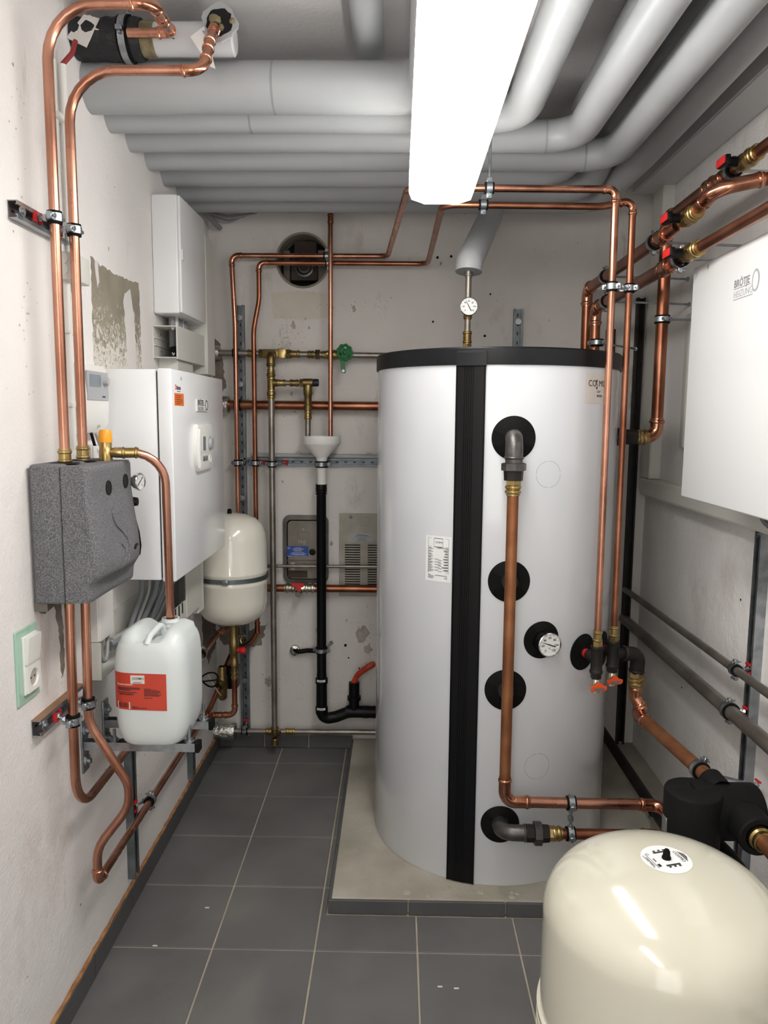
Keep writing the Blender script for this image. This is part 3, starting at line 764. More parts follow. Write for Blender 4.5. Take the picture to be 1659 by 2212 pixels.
# wrapped vent pipe under the ceiling
WY, WZ = 2.085, 2.517
t = thing('wrapped_pipe', 'black wrapped pipe stub under the ceiling with a white plastic end', 'pipe', (XL, WY, WZ - .05))
L_ = [XL + .002 + i * .0145 for i in range(13)]
MB().sweep([(x, WY, WZ) for x in L_], [.049 + random.uniform(-.002, .003) for _ in L_], 24).build('bitumen_wrap', 'tar', t)
MB().sweep([(-.667, WY, WZ), (-.63, WY, WZ)], .042, 22).build('wool_collar', 'wool', t)
MB().sweep([(-.632, WY, WZ), (-.432, WY, WZ), (-.427, WY, WZ)], [.040, .040, .034], 26).build('plastic_end', 'pvcw', t, label='white plastic pipe end with a black arrow')
MB().prism([(-.842, -.02), (-.80, .04), (-.76, .03), (-.79, -.045)], (0, WY - .047, WZ), (1, 0, 0), (0, .2, 1), .002).build('paint_smear', 'filler', t, smooth=False)
MB().prism([(-.835, .02), (-.79, .046), (-.77, .028), (-.80, .022), (-.76, .0), (-.81, .004)], (0, WY - .048, WZ + .0), (1, 0, 0), (0, .5, 1), .002).build('paint_smear', 'filler', t, smooth=False)
ar = [(-.002, -.002), (.006, .006), (.004, .008), (.014, .009), (.011, -.001), (.009, .002), (.001, -.005)]
MB().prism([(-a, b2) for a, b2 in ar], (-.575, WY - .0362, WZ - .012), (1, 0, 0), (0, .3, 1), .0008).build('arrow_mark', 'ink', t, smooth=False)
hc = V((-.458, WY - .040, WZ + .018)); hu, hv = V((1, 0, 0)), V((0, .25, 1)).normalized()
hn = hu.cross(hv)
def ragged(r0, r1, n=22): return [(math.cos(2 * math.pi * k / n) * random.uniform(r0, r1), math.sin(2 * math.pi * k / n) * random.uniform(r0, r1) * 1.15) for k in range(n)]
MB().prism(ragged(.040, .050), hc, hu, hv, .006).build('torn_edge', 'pvc', t, smooth=False)
MB().prism(ragged(.030, .037), hc + hn * .0055, hu, hv, .0015).build('opening', 'hole', t, smooth=False)
for _ in range(9):
    a = random.uniform(0, 6.28); r = random.uniform(.010, .028); k = random.uniform(.008, .014); q = hc + hu * (math.cos(a) * r + .006) + hv * math.sin(a) * r * 1.1 + hn * .004
    MB().lathe([(0, -k), (k * .8, -k * .6), (k, 0), (k * .7, k * .6), (0, k)], q, (random.uniform(-1, 1), random.uniform(-1, 1), .4), 8).build('wool_tuft', 'wool', t)
t2 = clamp('large pipe clamp hanging the black wrapped pipe from the ceiling', (-.705, WY, WZ), (1, 0, 0), .050, (-.705, WY, ZC))
t = tag(MB().prism([(-.53, 2.50), (-.495, 2.525), (-.468, 2.425), (-.482, 2.43)], (0, 2.035, 0), (1, 0, 0), (0, 0, 1), .0012).build('paper_flap', 'wplas', smooth=False), 'torn white paper flap beside the torn pipe opening', 'paper')
tag(MB().sweep(fillet([((-.802, 1.99, 2.47),), ((-.805, 1.975, 2.435), .03), ((-.823, 1.955, 2.40),)]), .006, 10).build('red_cable', 'redcable'), 'short dull red cable entering the white conduit top', 'cable')
t = thing('conduit', 'thin white cable conduit upright on the wall behind the tall copper pipes', 'conduit', (-.823, 1.955, 1.46))
MB().cyl((-.823, 1.955, 1.955), (-.823, 1.955, 2.40), .0105, seg=14).build('tube', 'wplas', t)
MB().cyl((-.823, 1.925, 1.47), (-.823, 1.925, 1.885), .0105, seg=14).build('tube', 'wplas', t)
MB().cyl((-.832, 1.925, 1.955), (-.832, 1.925, 2.40), .0075, seg=12).build('tube', 'offwhite', t)
for z in (2.27, 1.765, 1.585):
    MB().box((XL, 1.905, z - .007), (-.813, 1.972, z + .007), .003).build('clip', 'wplas', t)
t = thing('junction_box', 'small off-white junction box behind the right tall copper pipe', 'junction box', (-.81, 1.945, 1.885))
MB().box((XL, 1.895, 1.885), (-.79, 2.0, 1.952), .006).build('case', 'offwhite', t)
for z in (1.935, 1.91): MB().lathe([(.013, 0), (.013, .002), (.010, .002), (.010, .001), (0, .001)], (-.815, 1.895, z), (0, -1, 0), 18).build('knockout', 'offwhite', t)

rail('mounting_rail', 'short steel rail on the left wall high behind the copper pipes', (XL, 1.685, 1.995), (XL, 1.945, 1.995), (1, 0, 0), bolts=(.02,), m='steel')
rail('mounting_rail', 'short rusty topped steel rail on the left wall below the light switch', (XL, 1.675, .838), (XL, 1.925, .838), (1, 0, 0), bolts=(.02,), m='steel')
MB().box((XL, 1.675, .857), (XL + .022, 1.925, .8578)).build('rusty_top', 'wood', bpy.data.objects['mounting_rail.001'], smooth=False)
clamp('upper clamp on the left tall copper pipe', (-.78, 1.779, 2.0), (0, 0, 1), .0115, (-.82, 1.779, 2.0), red=True)
clamp('upper clamp on the right tall copper pipe', (-.78, 1.883, 1.997), (0, 0, 1), .0115, (-.82, 1.883, 1.997), red=True)

# ---- pump station in its grey foam shell
t = thing('pump_station', 'grey speckled foam cased solar pump station on the left wall', 'pump station', (-.77, 1.85, 1.12))
Y0, Y1, Z0, Z1 = 1.707, 2.0, 1.124, 1.447
MB().box((XL + .006, Y0, Z0), (-.7625, Y1, Z1), .008, 3).build('rear_shell', 'epp', t)
def front(i, j):
    """one wrapped sheet: near side, face, far side; j runs up"""
    z = Z0 + .004 + (Z1 - Z0 - .008) * j
    zz = [(1.124, -.712), (1.135, -.702), (1.165, -.697), (1.19, -.668), (1.215, -.664), (1.25, -.668), (1.31, -.684), (1.37, -.697), (1.435, -.698), (1.447, -.708)]
    for (a, xa), (c, xc) in zip(zz, zz[1:]):
        if z <= c: xf = xa + (xc - xa) * (z - a) / (c - a); break
    else: xf = zz[-1][1]
    if i < .2: k = i / .2; return V((-.7605 + (xf - .006 + .7605) * k - .012 * (xf + .70) / .03 * k, Y0, z))
    if i > .8: k = (1 - i) / .2; return V((-.7605 + (xf - .006 + .7605) * k, Y1, z))
    k = (i - .2) / .6; bulge = (xf + .70) * (.55 + .45 * math.sin(math.pi * min(1, k * 1.05)))
    e = min(k, 1 - k); rnd = -.010 * max(0, 1 - e / .06) ** 2
    x = -.70 + bulge + rnd
    # moulded hollow under the shoulder
    dz = (z - 1.255) / .05; dk = (k - .42) / .2
    x -= .010 * math.exp(-dz * dz - dk * dk)
    return V((x, Y0 + (Y1 - Y0) * k, z))
b = MB(); b.grid(front, 40, 40)
vl = list(b.bm.verts); b.bm.verts.ensure_lookup_table()
for jj in (0, 40): b.bm.faces.new([vl[i * 41 + jj] for i in range(41)])
b.build('front_shell', 'epp', t, ang=50)
WELLS = []
for (k, z) in ((.40, 1.385), (.80, 1.392)):
    WELLS.append((k, z))
def fp(k, z, o=.0015): p = front(.2 + .6 * k, (z - Z0 - .004) / (Z1 - Z0 - .008)); return p + V((o, 0, 0))
for k, z in WELLS:
    q = fp(k, z, .0012)
    MB().lathe([(.0185, -.004), (.0180, .0006), (.0150, .0008), (.0148, -.0002), (0, -.0002)], q, (1, 0, .02), 26).build('thermometer_well', 'hole', t)
MB().sweep([fp(.40, 1.335), fp(.38, 1.325), fp(.385, 1.312), fp(.42, 1.295), fp(.52, 1.275), fp(.58, 1.255), fp(.59, 1.235), fp(.54, 1.205), fp(.42, 1.178)], .0022, 7).build('moulded_rib', 'epp', t)
MB().sweep([fp(.46, 1.245), fp(.50, 1.232), fp(.48, 1.212), fp(.40, 1.186)], .002, 7).build('moulded_rib', 'epp', t)
MB().sweep([fp(.70, 1.222), fp(.74, 1.228), fp(.80, 1.228)], .0035, 7).build('finger_slot', 'hole', t)
MB().prism([(1.715, 1.105), (1.80, 1.118), (1.80, 1.128), (1.715, 1.128)], (XL + .002, 0, 0), (0, 1, 0), (0, 0, 1), .03).build('wall_bracket', 'frame', t, smooth=False)
for yv in (1.779, 1.883):
    MB().lathe([(.034, 0), (.034, .0015), (0, .0015)], (-.78, yv, Z1 - .001), (0, 0, 1), 18).build('pipe_recess', 'hole', t)
d = V((1, -.25, 0)).normalized(); c = V((-.695, 2.006, 1.385))
MB().cyl((-.73, 2.012, 1.385), c, .012, seg=12).build('gauge_stem', 'black', t)
gauge(t, c, d, .0235, .016, marks=('0', '2', '4', '6'), needle=40, txt=.3)
MB().lathe([(0, .014), (.011, .012), (.013, 0), (0, -.004)], (-.70, 2.0, 1.332), (1, 0, 0), 14).build('filler_cap', 'black', t)

# ---- lower copper pipes with the bends
t = thing('copper_pipe', 'copper pipe below the pump station, bending away along the left wall', 'pipe', (-.78, 1.769, .58))
run(t, [((-.78, 1.769, 1.13),), ((-.78, 1.757, .585), .095, 'b'), ((-.78, 3.27, .61), .03, 'e'), ((-.712, 3.375, .62),)], .0115, 'copper', 'tube')
coupling(t, (-.78, 1.769, 1.122), (0, 0, 1), .0115, .022, 'brass', 'press_socket')
t = thing('copper_pipe', 'copper pipe with the big S bend below the pump station', 'pipe', (-.79, 1.87, .345))
run(t, [((-.785, 1.872, 1.13),), ((-.787, 1.867, .775), .11, 'b'), ((-.695, 1.885, .60), .09, 'b'), ((-.698, 1.888, .535), .09, 'b'), ((-.776, 1.862, .435), .09, 'b'), ((-.778, 1.862, .338), .022, 'e'), ((-.785, 3.06, .328),)], .0115, 'copper', 'tube')
clamp('lower clamp on the near copper pipe at the rusty rail', (-.78, 1.762, .824), (0, 0, 1), .0115, (-.82, 1.762, .835), red=True)
clamp('lower clamp on the S-bend copper pipe at the rusty rail', (-.786, 1.868, .826), (0, 0, 1), .0115, (-.82, 1.868, .835))

# ---- light switch and socket
t = thing('light_switch', 'light switch over a power socket on a green glass plate', 'switch', (XL, 1.665, .91))
MB().box((XL, 1.615, .912), (XL + .006, 1.712, 1.082), .001, 1).build('glass_plate', 'glassg', t, smooth=False)
MB().box((XL + .005, 1.637, .931), (XL + .011, 1.703, 1.066), .0015, 1).build('inner_frame', 'wplas', t, smooth=False)
MB().prism([(0, 0), (.007, 0), (.013, .061), (0, .061)], (XL + .010, 1.700, 1.002), (1, 0, 0), (0, 0, 1), .060).build('rocker', 'wplas', t, smooth=False)
b = MB(); n = 40; hy, hz, hr, hh = 1.670, .965, .0205, .030; xf_, xb_ = XL + .0165, XL + .0118
for k in range(n):
    a0, a1 = 2 * math.pi * k / n, 2 * math.pi * (k + 1) / n
    def sqy(a, x): c_, s_ = math.cos(a), math.sin(a); m_ = hh / max(abs(c_), abs(s_)); return (x, hy + c_ * m_, hz + s_ * m_)
    def cy_(a, x, r=hr): return (x, hy + math.cos(a) * r, hz + math.sin(a) * r)
    quad(b, sqy(a0, xf_), sqy(a1, xf_), cy_(a1, xf_), cy_(a0, xf_)); quad(b, cy_(a0, xf_), cy_(a1, xf_), cy_(a1, xb_, .019), cy_(a0, xb_, .019)); quad(b, sqy(a0, xf_), sqy(a1, xf_), sqy(a1, XL + .0105), sqy(a0, XL + .0105))
bmesh.ops.remove_doubles(b.bm, verts=b.bm.verts, dist=1e-6); b.build('socket_plate', 'wplas', t, ang=25)
MB().lathe([(.0192, 0), (0, 0)], (xb_ + .0001, hy, hz), (1, 0, 0), 32).build('shaded_socket_floor', 'plate', t)  # floor coloured darker than the plate to stand for shade in the recess
for yv in (1.661, 1.679): MB().lathe([(.003, 0), (0, 0.0003)], (xb_ + .0004, yv, .965), (1, 0, 0), 10).build('contact_hole', 'hole', t)

# ---- solar controller, its cables, cable duct
t = thing('controller', 'white solar controller with grey display face beside the wall boiler', 'controller', (-.82, 2.03, 1.51))
MB().prism([(0, 0), (.030, .004), (.042, .03), (.046, .10), (.040, .172), (.034, .182), (0, .182)], (XL, 2.105, 1.508), (1, 0, 0), (0, 0, 1), .155).build('case', 'wplas', t)
def cf(y, z): return V((XL + .0405 + (.0465 - .0405) * (1.68 - z) / .07, y, z))
MB().prism([(1.957, 1.598), (2.098, 1.598), (2.098, 1.672), (1.957, 1.672)], (XL + .0435, 0, 0), (0, 1, 0), (0, 0, 1), .0045).build('face_plate', 'greyp', t, smooth=False)
MB().prism([(1.972, 1.632), (2.045, 1.632), (2.045, 1.664), (1.972, 1.664)], (XL + .0478, 0, 0), (0, 1, 0), (0, 0, 1), .0008).build('display', 'lcd', t, smooth=False)
MB().lathe([(0, .013), (.010, .012), (.012, 0)], (XL + .048, 2.07, 1.648), (1, 0, 0), 18).build('knob', 'greyp', t)
text(t, 'smart', (XL + .0484, 2.052, 1.605), (0, 1, 0), (0, 0, 1), .010, 'ink', depth=.0003)
MB().lathe([(0, .002), (.004, .001), (.004, 0)], (XL + .042, 2.04, 1.53), (1, 0, 0), 10).build('screw', 'greyp', t)
for i in range(4):
    tag(MB().sweep(fillet([((-.805 + .004 * i, 2.0 + .022 * i, 1.512),), ((-.80 + .005 * i, 2.02 + .022 * i, 1.46), .05), ((-.815, 2.04 + .016 * i, 1.40),)]), .0042, 8).build('cable', 'black' if i != 1 else 'cable2'),
        ['black controller cable nearest the copper pipe', 'light grey controller cable among the black ones', 'black controller cable beside the light grey one', 'black controller cable nearest the boiler'][i], 'cable', 'controller cables')
t = duct('upright white cable duct behind the pump station, its cover ending below it', (XL, 1.985, .95), (-.80, 2.095, 1.478), (0, 1), m='wplas')
t = thing('open_duct', 'open white cable duct below the covered duct, with a cable loop', 'cable duct', (XL, 1.985, .85))
MB().box((XL, 1.985, .85), (XL + .003, 2.13, .949)).build('back_panel', 'offwhite', t, smooth=False)
MB().box((XL, 1.982, .85), (XL + .045, 1.986, .949)).build('side_panel', 'offwhite', t, smooth=False)
MB().box((XL, 1.982, .846), (XL + .045, 2.13, .85)).build('bottom_panel', 'offwhite', t, smooth=False)
for z in (.90, .925): MB().box((XL + .012, 1.986, z), (XL + .03, 2.0, z + .004)).build('clip_rib', 'offwhite', t, smooth=False)
tag(MB().sweep(fillet([((-.812, 2.02, .97),), ((-.812, 2.025, .885), .03), ((-.81, 2.06, .875), .03), ((-.82, 2.10, .94),)]), .006, 10).build('cable', 'cable2'), 'pale grey cable looping in the open duct behind the canister', 'cable')

# ---- safety valve and blow-off pipe
t = thing('safety_valve', 'brass safety valve with amber cap on top of the pump station', 'valve', (-.747, 1.945, 1.43))
MB().lathe([(.0, .064), (.0125, .064), (.0155, .058), (.0172, .04), (.0172, .032)], (-.747, 1.945, 1.458), (0, 0, 1), 20).build('cap', 'amber', t)
MB().lathe([(.012, -.03), (.012, -.018), (.017, -.016), (.017, .012), (.0155, .014), (.0155, .032)], (-.747, 1.945, 1.458), (0, 0, 1), 22).build('body', 'brass', t)
MB().hexa((-.747, 1.945, 1.428), (-.747, 1.945, 1.443), .017).build('hex_foot', 'brass', t)
MB().lathe([(.011, 0), (.0135, .012), (.0135, .034), (.012, .036)], (-.735, 1.945, 1.464), (1, .1, 0), 20).build('outlet', 'brass', t)
t = thing('copper_pipe', 'copper blow-off pipe curving from the amber capped valve into the canister', 'pipe', (-.628, 2.04, 1.0))
run(t, [((-.70, 1.949, 1.464),), ((-.608, 1.985, 1.461), .085, 'b'), ((-.622, 2.045, .985),)], .0112, 'copper', 'tube')
coupling(t, (-.688, 1.953, 1.4635), (1, .3, 0), .0118, .045, 'brass', 'press_socket')

# ---- canister and its two brackets
CX, CY, HW, HD = -.645, 2.012, .0995, .112
t = thing('canister', 'milky plastic fluid canister with red label on the wall brackets', 'canister', (CX, CY, .69))
def se(th, sx, sy, nn=4.5):
    c, s = math.cos(th), math.sin(th)
    return (sx * math.copysign(abs(c) ** (2 / nn), c), sy * math.copysign(abs(s) ** (2 / nn), s))
prof = [(.690, .58), (.6915, .70), (.698, .81), (.712, .89), (.733, .95), (.765, .99), (.80, 1.0), (.905, 1.0), (.932, .98), (.952, .945), (.965, .905), (.972, .86)]
b = MB(); K = 64; rings = []
for z, k in prof:
    rings.append([b.bm.verts.new((CX + q[0], CY + q[1], z)) for q in [se(2 * math.pi * i / K, HW * k, HD * (k * .6 + .4) if z < .8 else HD * k) for i in range(K)]])
def topz(x, yv, tt):
    lobe = .034 * (1 - tt ** 3) ; ch = math.exp(-((x) / .034) ** 4); fr = min(1, max(0, (yv + HD) / .05))
    return .972 + lobe * (1 - 1.05 * ch) * (.35 + .65 * fr) - .004 * ch
for tt in (.85, .7, .55, .4, .25, .12):
    R = []
    for i in range(K):
        q = se(2 * math.pi * i / K, HW * .86 * (tt / .85) ** 1.0 * .96, HD * .86 * (tt / .85) * .96); R.append(b.bm.verts.new((CX + q[0], CY + q[1], topz(q[0], q[1], tt))))
    rings.append(R)
for A, B_ in zip(rings, rings[1:]):
    for i in range(K): b.bm.faces.new((A[i], A[(i + 1) % K], B_[(i + 1) % K], B_[i]))
b.bm.faces.new(rings[0][::-1]); b.bm.faces.new(rings[-1])
b.build('body', 'can', t, ang=60)
MB().sweep(fillet([((CX - .002, 1.915, .966),), ((CX, 1.935, .985), .02), ((CX + .012, 2.0, 1.002), .02), ((CX + .014, 2.012, .968),)]), .0085, 12).build('handle', 'can', t)
MB().lathe([(.020, -.02), (.0235, -.018), (.0235, -.01), (.0255, -.008), (.0235, -.005), (.0235, .0), (.0255, .003), (.0235, .006), (.0235, .012), (.0255, .015), (.0235, .018), (.0235, .024), (.0205, .024), (.0205, -.01)], (-.622, 2.045, .982), (0, 0, 1), 28).build('neck', 'can', t)
for (x, yv) in ((-.072, -.07), (.07, -.07), (-.05, .05), (.06, .055)):
    pass
def cw(x0, z0, off=.0008):
    def f(x, yv, c):
        X = x0 + x; k = min(.995, abs((X - CX) / HW)); yy_ = CY - HD * (1 - k ** 4.5) ** (1 / 4.5)
        return V((X, yy_ - off - c, z0 + yv))
    return f
LX0, LZ0, LW, LH = -.739, .795, .145, .099
f = cw(LX0, LZ0)
lb = MB().grid(lambda i, j: f(LW * i, LH * j - .006 * (i - .5) * 0 + .003 * (1 - i), 0), 24, 2).build('product_label', 'redlabel', t)
f2 = cw(LX0, LZ0, .0014)
def ctext(s, x, z, size, m, bold=0.0, align='LEFT', sx=1.0): return text(lb, s, (0, 0, 0), (1, 0, 0), (0, 1, 0), size, m, 'lettering', align, bold, .0003, warp=lambda a, c_, q: f2(x + a * sx, z + c_ + .003 * (1 - x / LW), q))
wl = bars(lb, [(.052, .071, .089, .0935)], 0 * V((1, 0, 0)), (1, 0, 0), (0, 1, 0), 'grey_label', 'logo_field', warp=lambda x, y, c: cw(LX0, LZ0, .0011)(x, y + .002, c))
ctext('COSMO', .0565, .082, .0086, 'ink', .008)
R = [(.060, .0765, .081, .0775), (.058, .0745, .082, .0755)]
bars(lb, R, (0, 0, 0), (1, 0, 0), (0, 1, 0), 'inkg', warp=lambda x, y, c: f2(x, y, c))
ctext('SOLARFLÜSSIGKEIT', .014, .0655, .0052, 'whiteink', .0)
ctext('Inhalt: 10 Liter', .087, .0325, .0036, 'ink', .02)
ctext('GEBRAUCHSFERTIG', .019, .0395, .0045, 'ink', .03)
R = []
for (z, a, c_) in ((.0605, .016, .075), (.0575, .016, .078), (.0545, .016, .05), (.048, .016, .068), (.0095, .055, .070), (.006, .055, .094)):
    x = a
    while x < c_:
        wd = random.uniform(.003, .009); R.append((x, z, min(x + wd, c_), z + .0019)); x += wd + .0012
for k in range(7):
    x = .087; z = .0585 - k * .0031; e = (.105 if k == 0 else random.uniform(.12, .136))
    while x < e:
        wd = random.uniform(.003, .009); R.append((x, z, min(x + wd, e), z + .0014)); x += wd + .001
bars(lb, R, (0, 0, 0), (1, 0, 0), (0, 1, 0), 'ink', warp=lambda x, y, c: f2(x, y, c))
bars(lb, [(.0145, .0045, .049, .0225)], (0, 0, 0), (1, 0, 0), (0, 1, 0), 'whiteink', 'barcode_field', warp=lambda x, y, c: cw(LX0, LZ0, .0011)(x, y, c))
R = []; x = .0165
while x < .047:
    wd = random.choice((.0005, .0008, .0013)); R.append((x, .008, x + wd * .8, .021)); x += wd + random.choice((.0009, .0013, .0018))
bars(lb, R, (0, 0, 0), (1, 0, 0), (0, 1, 0), 'ink', 'barcode', warp=lambda x, y, c: f2(x, y, c))
bars(lb, [(.001, .0795, .0065, .081)], (0, 0, 0), (1, 0, 0), (0, 1, 0), 'whiteink', warp=lambda x, y, c: f2(x, y, c))
for k, yv in enumerate((1.955, 2.105)):
    t = thing('wall_bracket', ('front steel bracket arm carrying the canister', 'rear steel bracket arm carrying the canister')[k], 'bracket', (XL, yv, .61))
    MB().box((XL, yv - .021, .60), (XL + .006, yv + .021, .745), .003).build('wall_plate', 'steel', t)
    for z in (.63, .715): 
        MB().lathe([(0, .014), (.007, .013), (.008, .005), (.016, .005), (.016, 0)], (XL + .006, yv, z), (1, 0, 0), 14).build('plate_bolt', 'steel', t)
    a, c_ = V((XL + .006, yv, .667)), V((-.535, yv, .667))
    h, dd = .011, .0225
    MB().box((a.x, yv - .014, .667), (c_.x, yv - .012, .688)).build('arm_side', 'steel', t, smooth=False)
    MB().box((a.x, yv + .012, .667), (c_.x, yv + .014, .688)).build('arm_side', 'steel', t, smooth=False)
    MB().box((a.x, yv - .014, .665), (c_.x, yv + .014, .667)).build('arm_base', 'steel', t, smooth=False)
    MB().box((c_.x, yv - .0155, .663), (c_.x + .012, yv + .0155, .690), .001, 1).build('end_cap', 'rubber', t, smooth=False)
    for x in (-.755, -.552):
        MB().cyl((x, yv, .672), (x, yv, .735 if x > -.6 else .72), .0042, seg=10).build('bolt', 'steel', t)
        MB().lathe([(.0, .0), (.0135, .0), (.0135, .003), (.008, .003), (.008, .009), (0, .009)], (x, yv, .688), (0, 0, 1), 12).build('flanged_nut', 'steel', t)

# ---- upright rails near the floor and the pipe clamps on them
rail('mounting_rail', 'upright steel rail on the left wall under the canister', (XL, 2.262, .10), (XL, 2.262, .66), (1, 0, 0), wdt=.04, dep=.024)
rail('mounting_rail', 'upright steel rail on the left wall behind the bracket arms', (XL, 2.95, .095), (XL, 2.95, .60), (1, 0, 0), wdt=.04, dep=.024)
clamp('clamp with wing bolt on the low copper pipe at the floor rail', (-.781, 2.30, .335), (0, 1, 0), .0115, (-.818, 2.262, .335), red=True)
clamp('clamp on the low copper pipe near the back corner', (-.783, 2.95, .329), (0, 1, 0), .0115, (-.818, 2.95, .329))
clamp('clamp on the upper wall pipe behind the canister', (-.78, 2.98, .606), (0, 1, 0), .0115, (-.818, 2.95, .606))

# ================================================================ BOILER AND BOXES ON THE LEFT WALL
BXF = -.645
t = thing('wall_boiler', 'white wall boiler with control panel and orange sticker, left wall', 'boiler', (-.74, 2.5, 1.075))
MB().box((XL, 2.19, 1.078), (-.690, 2.82, 1.690), .004, 2).build('body', 'white', t)
MB().box((-.6855, 2.186, 1.075), (BXF, 2.824, 1.692), .004, 3).build('front_cover', 'white', t)
MB().box((-.692, 2.195, 1.085), (-.684, 2.815, 1.683)).build('cover_gap_shade', 'hole', t, smooth=False)  # dark filling that paints the shade in the gap behind the cover
FX = dict(u=(0, 1, 0), vv=(0, 0, 1))
P = [(2.397, 1.455), (2.402, 1.50), (2.418, 1.532), (2.60, 1.532), (2.622, 1.50), (2.626, 1.455), (2.622, 1.41), (2.60, 1.382), (2.43, 1.382), (2.405, 1.41)]
cp = MB().prism(P, (BXF, 0, 0), (0, 1, 0), (0, 0, 1), .014, .005).build('control_panel', 'wplas', t)
MB().prism([(2.397, 1.455), (2.412, 1.518), (2.436, 1.455), (2.412, 1.394)], (BXF + .012, 0, 0), (0, 1, 0), (0, 0, 1), .010, .003).build('grip_flap', 'wplas', cp)
MB().box((BXF + .0135, 2.462, 1.442), (BXF + .0155, 2.53, 1.497), .001, 1).build('display_bezel', 'wplas', cp, smooth=False)
MB().box((BXF + .015, 2.468, 1.447), (BXF + .0162, 2.50, 1.492)).build('display', 'lcd', cp, smooth=False)
MB().lathe([(0, .011), (.018, .010), (.021, .002), (.024, .001), (.024, 0)], (BXF + .014, 2.562, 1.468), (1, 0, 0), 24).build('knob', 'greyp', cp)
for yv in (2.476, 2.508): MB().lathe([(0, .005), (.008, .004), (.009, 0)], (BXF + .014, yv, 1.421), (1, 0, 0), 16).build('button', 'greyd', cp)
MB().lathe([(.014, 0), (.014, .002), (.011, .002), (.011, 0.0005), (0, .0005)], (BXF + .014, 2.56, 1.415), (1, 0, 0), 20).build('button', 'wplas', cp)
MB().box((BXF, 2.446, 1.572), (BXF + .004, 2.588, 1.612), .001, 1).build('badge', 'wplas', t, smooth=False)
text(t, 'BRÖTJE', (BXF + .0043, 2.455, 1.5955), (0, 1, 0), (0, 0, 1), .0205, 'ink', bold=.018, depth=.0004, sx=1.05)
text(t, 'HEIZUNG', (BXF + .0043, 2.455, 1.577), (0, 1, 0), (0, 0, 1), .0165, 'inkg', bold=-.005, depth=.0004)
bars(t, [(2.452, 1.5925, 2.545, 1.5938), (2.452, 1.574, 2.565, 1.5752)], (BXF + .004, 0, 0), (0, 1, 0), (0, 0, 1), 'ink', 'badge_line')
MB().lathe([(.0175, 0), (.0175, .0005), (.0135, .0005), (.0135, 0)], (BXF + .004, 2.568, 1.594), (1, 0, 0), 24, closed=True).build('badge_ring', 'ink', t)
st = MB().box((BXF, 2.213, 1.588), (BXF + .0006, 2.308, 1.624)).build('orange_sticker', 'olabel', t, smooth=False)
R = []
for k in range(5):
    R.append((2.233, 1.616 - k * .0058, 2.233 + random.uniform(.03, .062), 1.6176 - k * .0058)); R.append((2.221, 1.616 - k * .0058, 2.227, 1.6176 - k * .0058))
bars(st, R, (BXF + .0006, 0, 0), (0, 1, 0), (0, 0, 1), 'ink')
text(t, 'hoval', (BXF + .0003, 2.222, 1.633), (0, 1, 0), (0, 0, 1), .021, 'ink', bold=.03, depth=.0004, sx=1.1) if False else None
bars(t, [(2.238, 1.634, 2.247, 1.645), (2.25, 1.634, 2.256, 1.643), (2.259, 1.634, 2.266, 1.643), (2.269, 1.634, 2.277, 1.643), (2.24, 1.629, 2.275, 1.6305)], (BXF, 0, 0), (0, 1, 0), (0, 0, 1), 'ink')
MB().lathe([(.008, 0), (.008, .0005), (.005, .0005), (.005, 0)], (BXF, 2.228, 1.641), (1, 0, 0), 14, closed=True).build('sticker_mark', 'orange', t)
for yv in (2.285, 2.70): MB().lathe([(0, .001), (.005, .001), (.006, 0)], (BXF, yv, 1.668), (1, 0, 0), 12).build('cover_screw', 'greyp', t)

t = thing('distribution_box', 'white electrical distribution cabinet high on the left wall', 'cabinet', (-.79, 2.83, 1.905))
MB().box((XL, 2.663, 1.906), (-.752, 2.995, 2.298), .006, 3).build('body', 'white2', t)
MB().box((-.7525, 2.665, 1.909), (-.742, 2.993, 2.295), .004, 3).build('door', 'white2', t)
MB().box((-.744, 2.672, 2.085), (-.738, 2.69, 2.12), .002).build('latch', 'white2', t)
for i in range(6):
    tag(MB().cyl((-.805 + .004 * (i % 2), 2.755 + .028 * i, 1.80), (-.805 + .004 * (i % 2), 2.755 + .028 * i, 1.912), .0115, seg=14).build('conduit', 'cable' if i not in (1, 4) else 'offwhite'),
        ('grey' if i not in (1, 4) else 'off-white') + ' conduit just below the electrical cabinet, ' + ['first','second','third','fourth','fifth','sixth','seventh','eighth','ninth','tenth'][i] + ' from the front', 'conduit', 'conduits below the cabinet')
t = thing('open_duct', 'open ended off-white cable duct below the electrical cabinet', 'cable duct', (XL, 2.645, 1.755))
D0, D1 = 2.645, 3.03
MB().box((XL, D0, 1.757), (XL + .003, D1, 1.862)).build('back_panel', 'offwhite', t, smooth=False)
MB().box((XL, D0, 1.755), (-.762, D1, 1.758)).build('bottom_panel', 'offwhite', t, smooth=False)
MB().box((XL, D0, 1.860), (-.762, D1, 1.863)).build('top_panel', 'offwhite', t, smooth=False)
MB().box((-.764, D0 + .012, 1.752), (-.759, D1, 1.866), .001, 1).build('lid', 'offwhite', t, smooth=False)
for z in (1.797, 1.822): MB().box((XL + .003, D0 + .002, z), (XL + .008, D1, z + .004)).build('inner_rib', 'offwhite', t, smooth=False)
for z in (1.763, 1.848): MB().sweep([(-.771, D0, z), (-.766, D0, z + .008), (-.775, D0, z + .004), (-.773, D0, z + .010)], .0016, 6).build('lid_clip', 'offwhite', t)
for z in (1.782, 1.84): MB().lathe([(.004, 0), (.004, .001), (0, .001)], (XL + .003, D0 + .08, z), (1, 0, 0), 10).build('screw', 'greyd', t)
tag(MB().sweep(fillet([((-.78, D0 + .03, 1.785),), ((-.785, D0 + .2, 1.80), .1), ((-.785, D1, 1.80),)]), .012, 10).build('cable', 'rubber'), 'black cable inside the open ended duct', 'cable')
duct('upright off-white cable duct beside the cabinet in the back corner', (XL, 3.03, 1.72), (-.752, 3.16, 2.25), (0, 1))
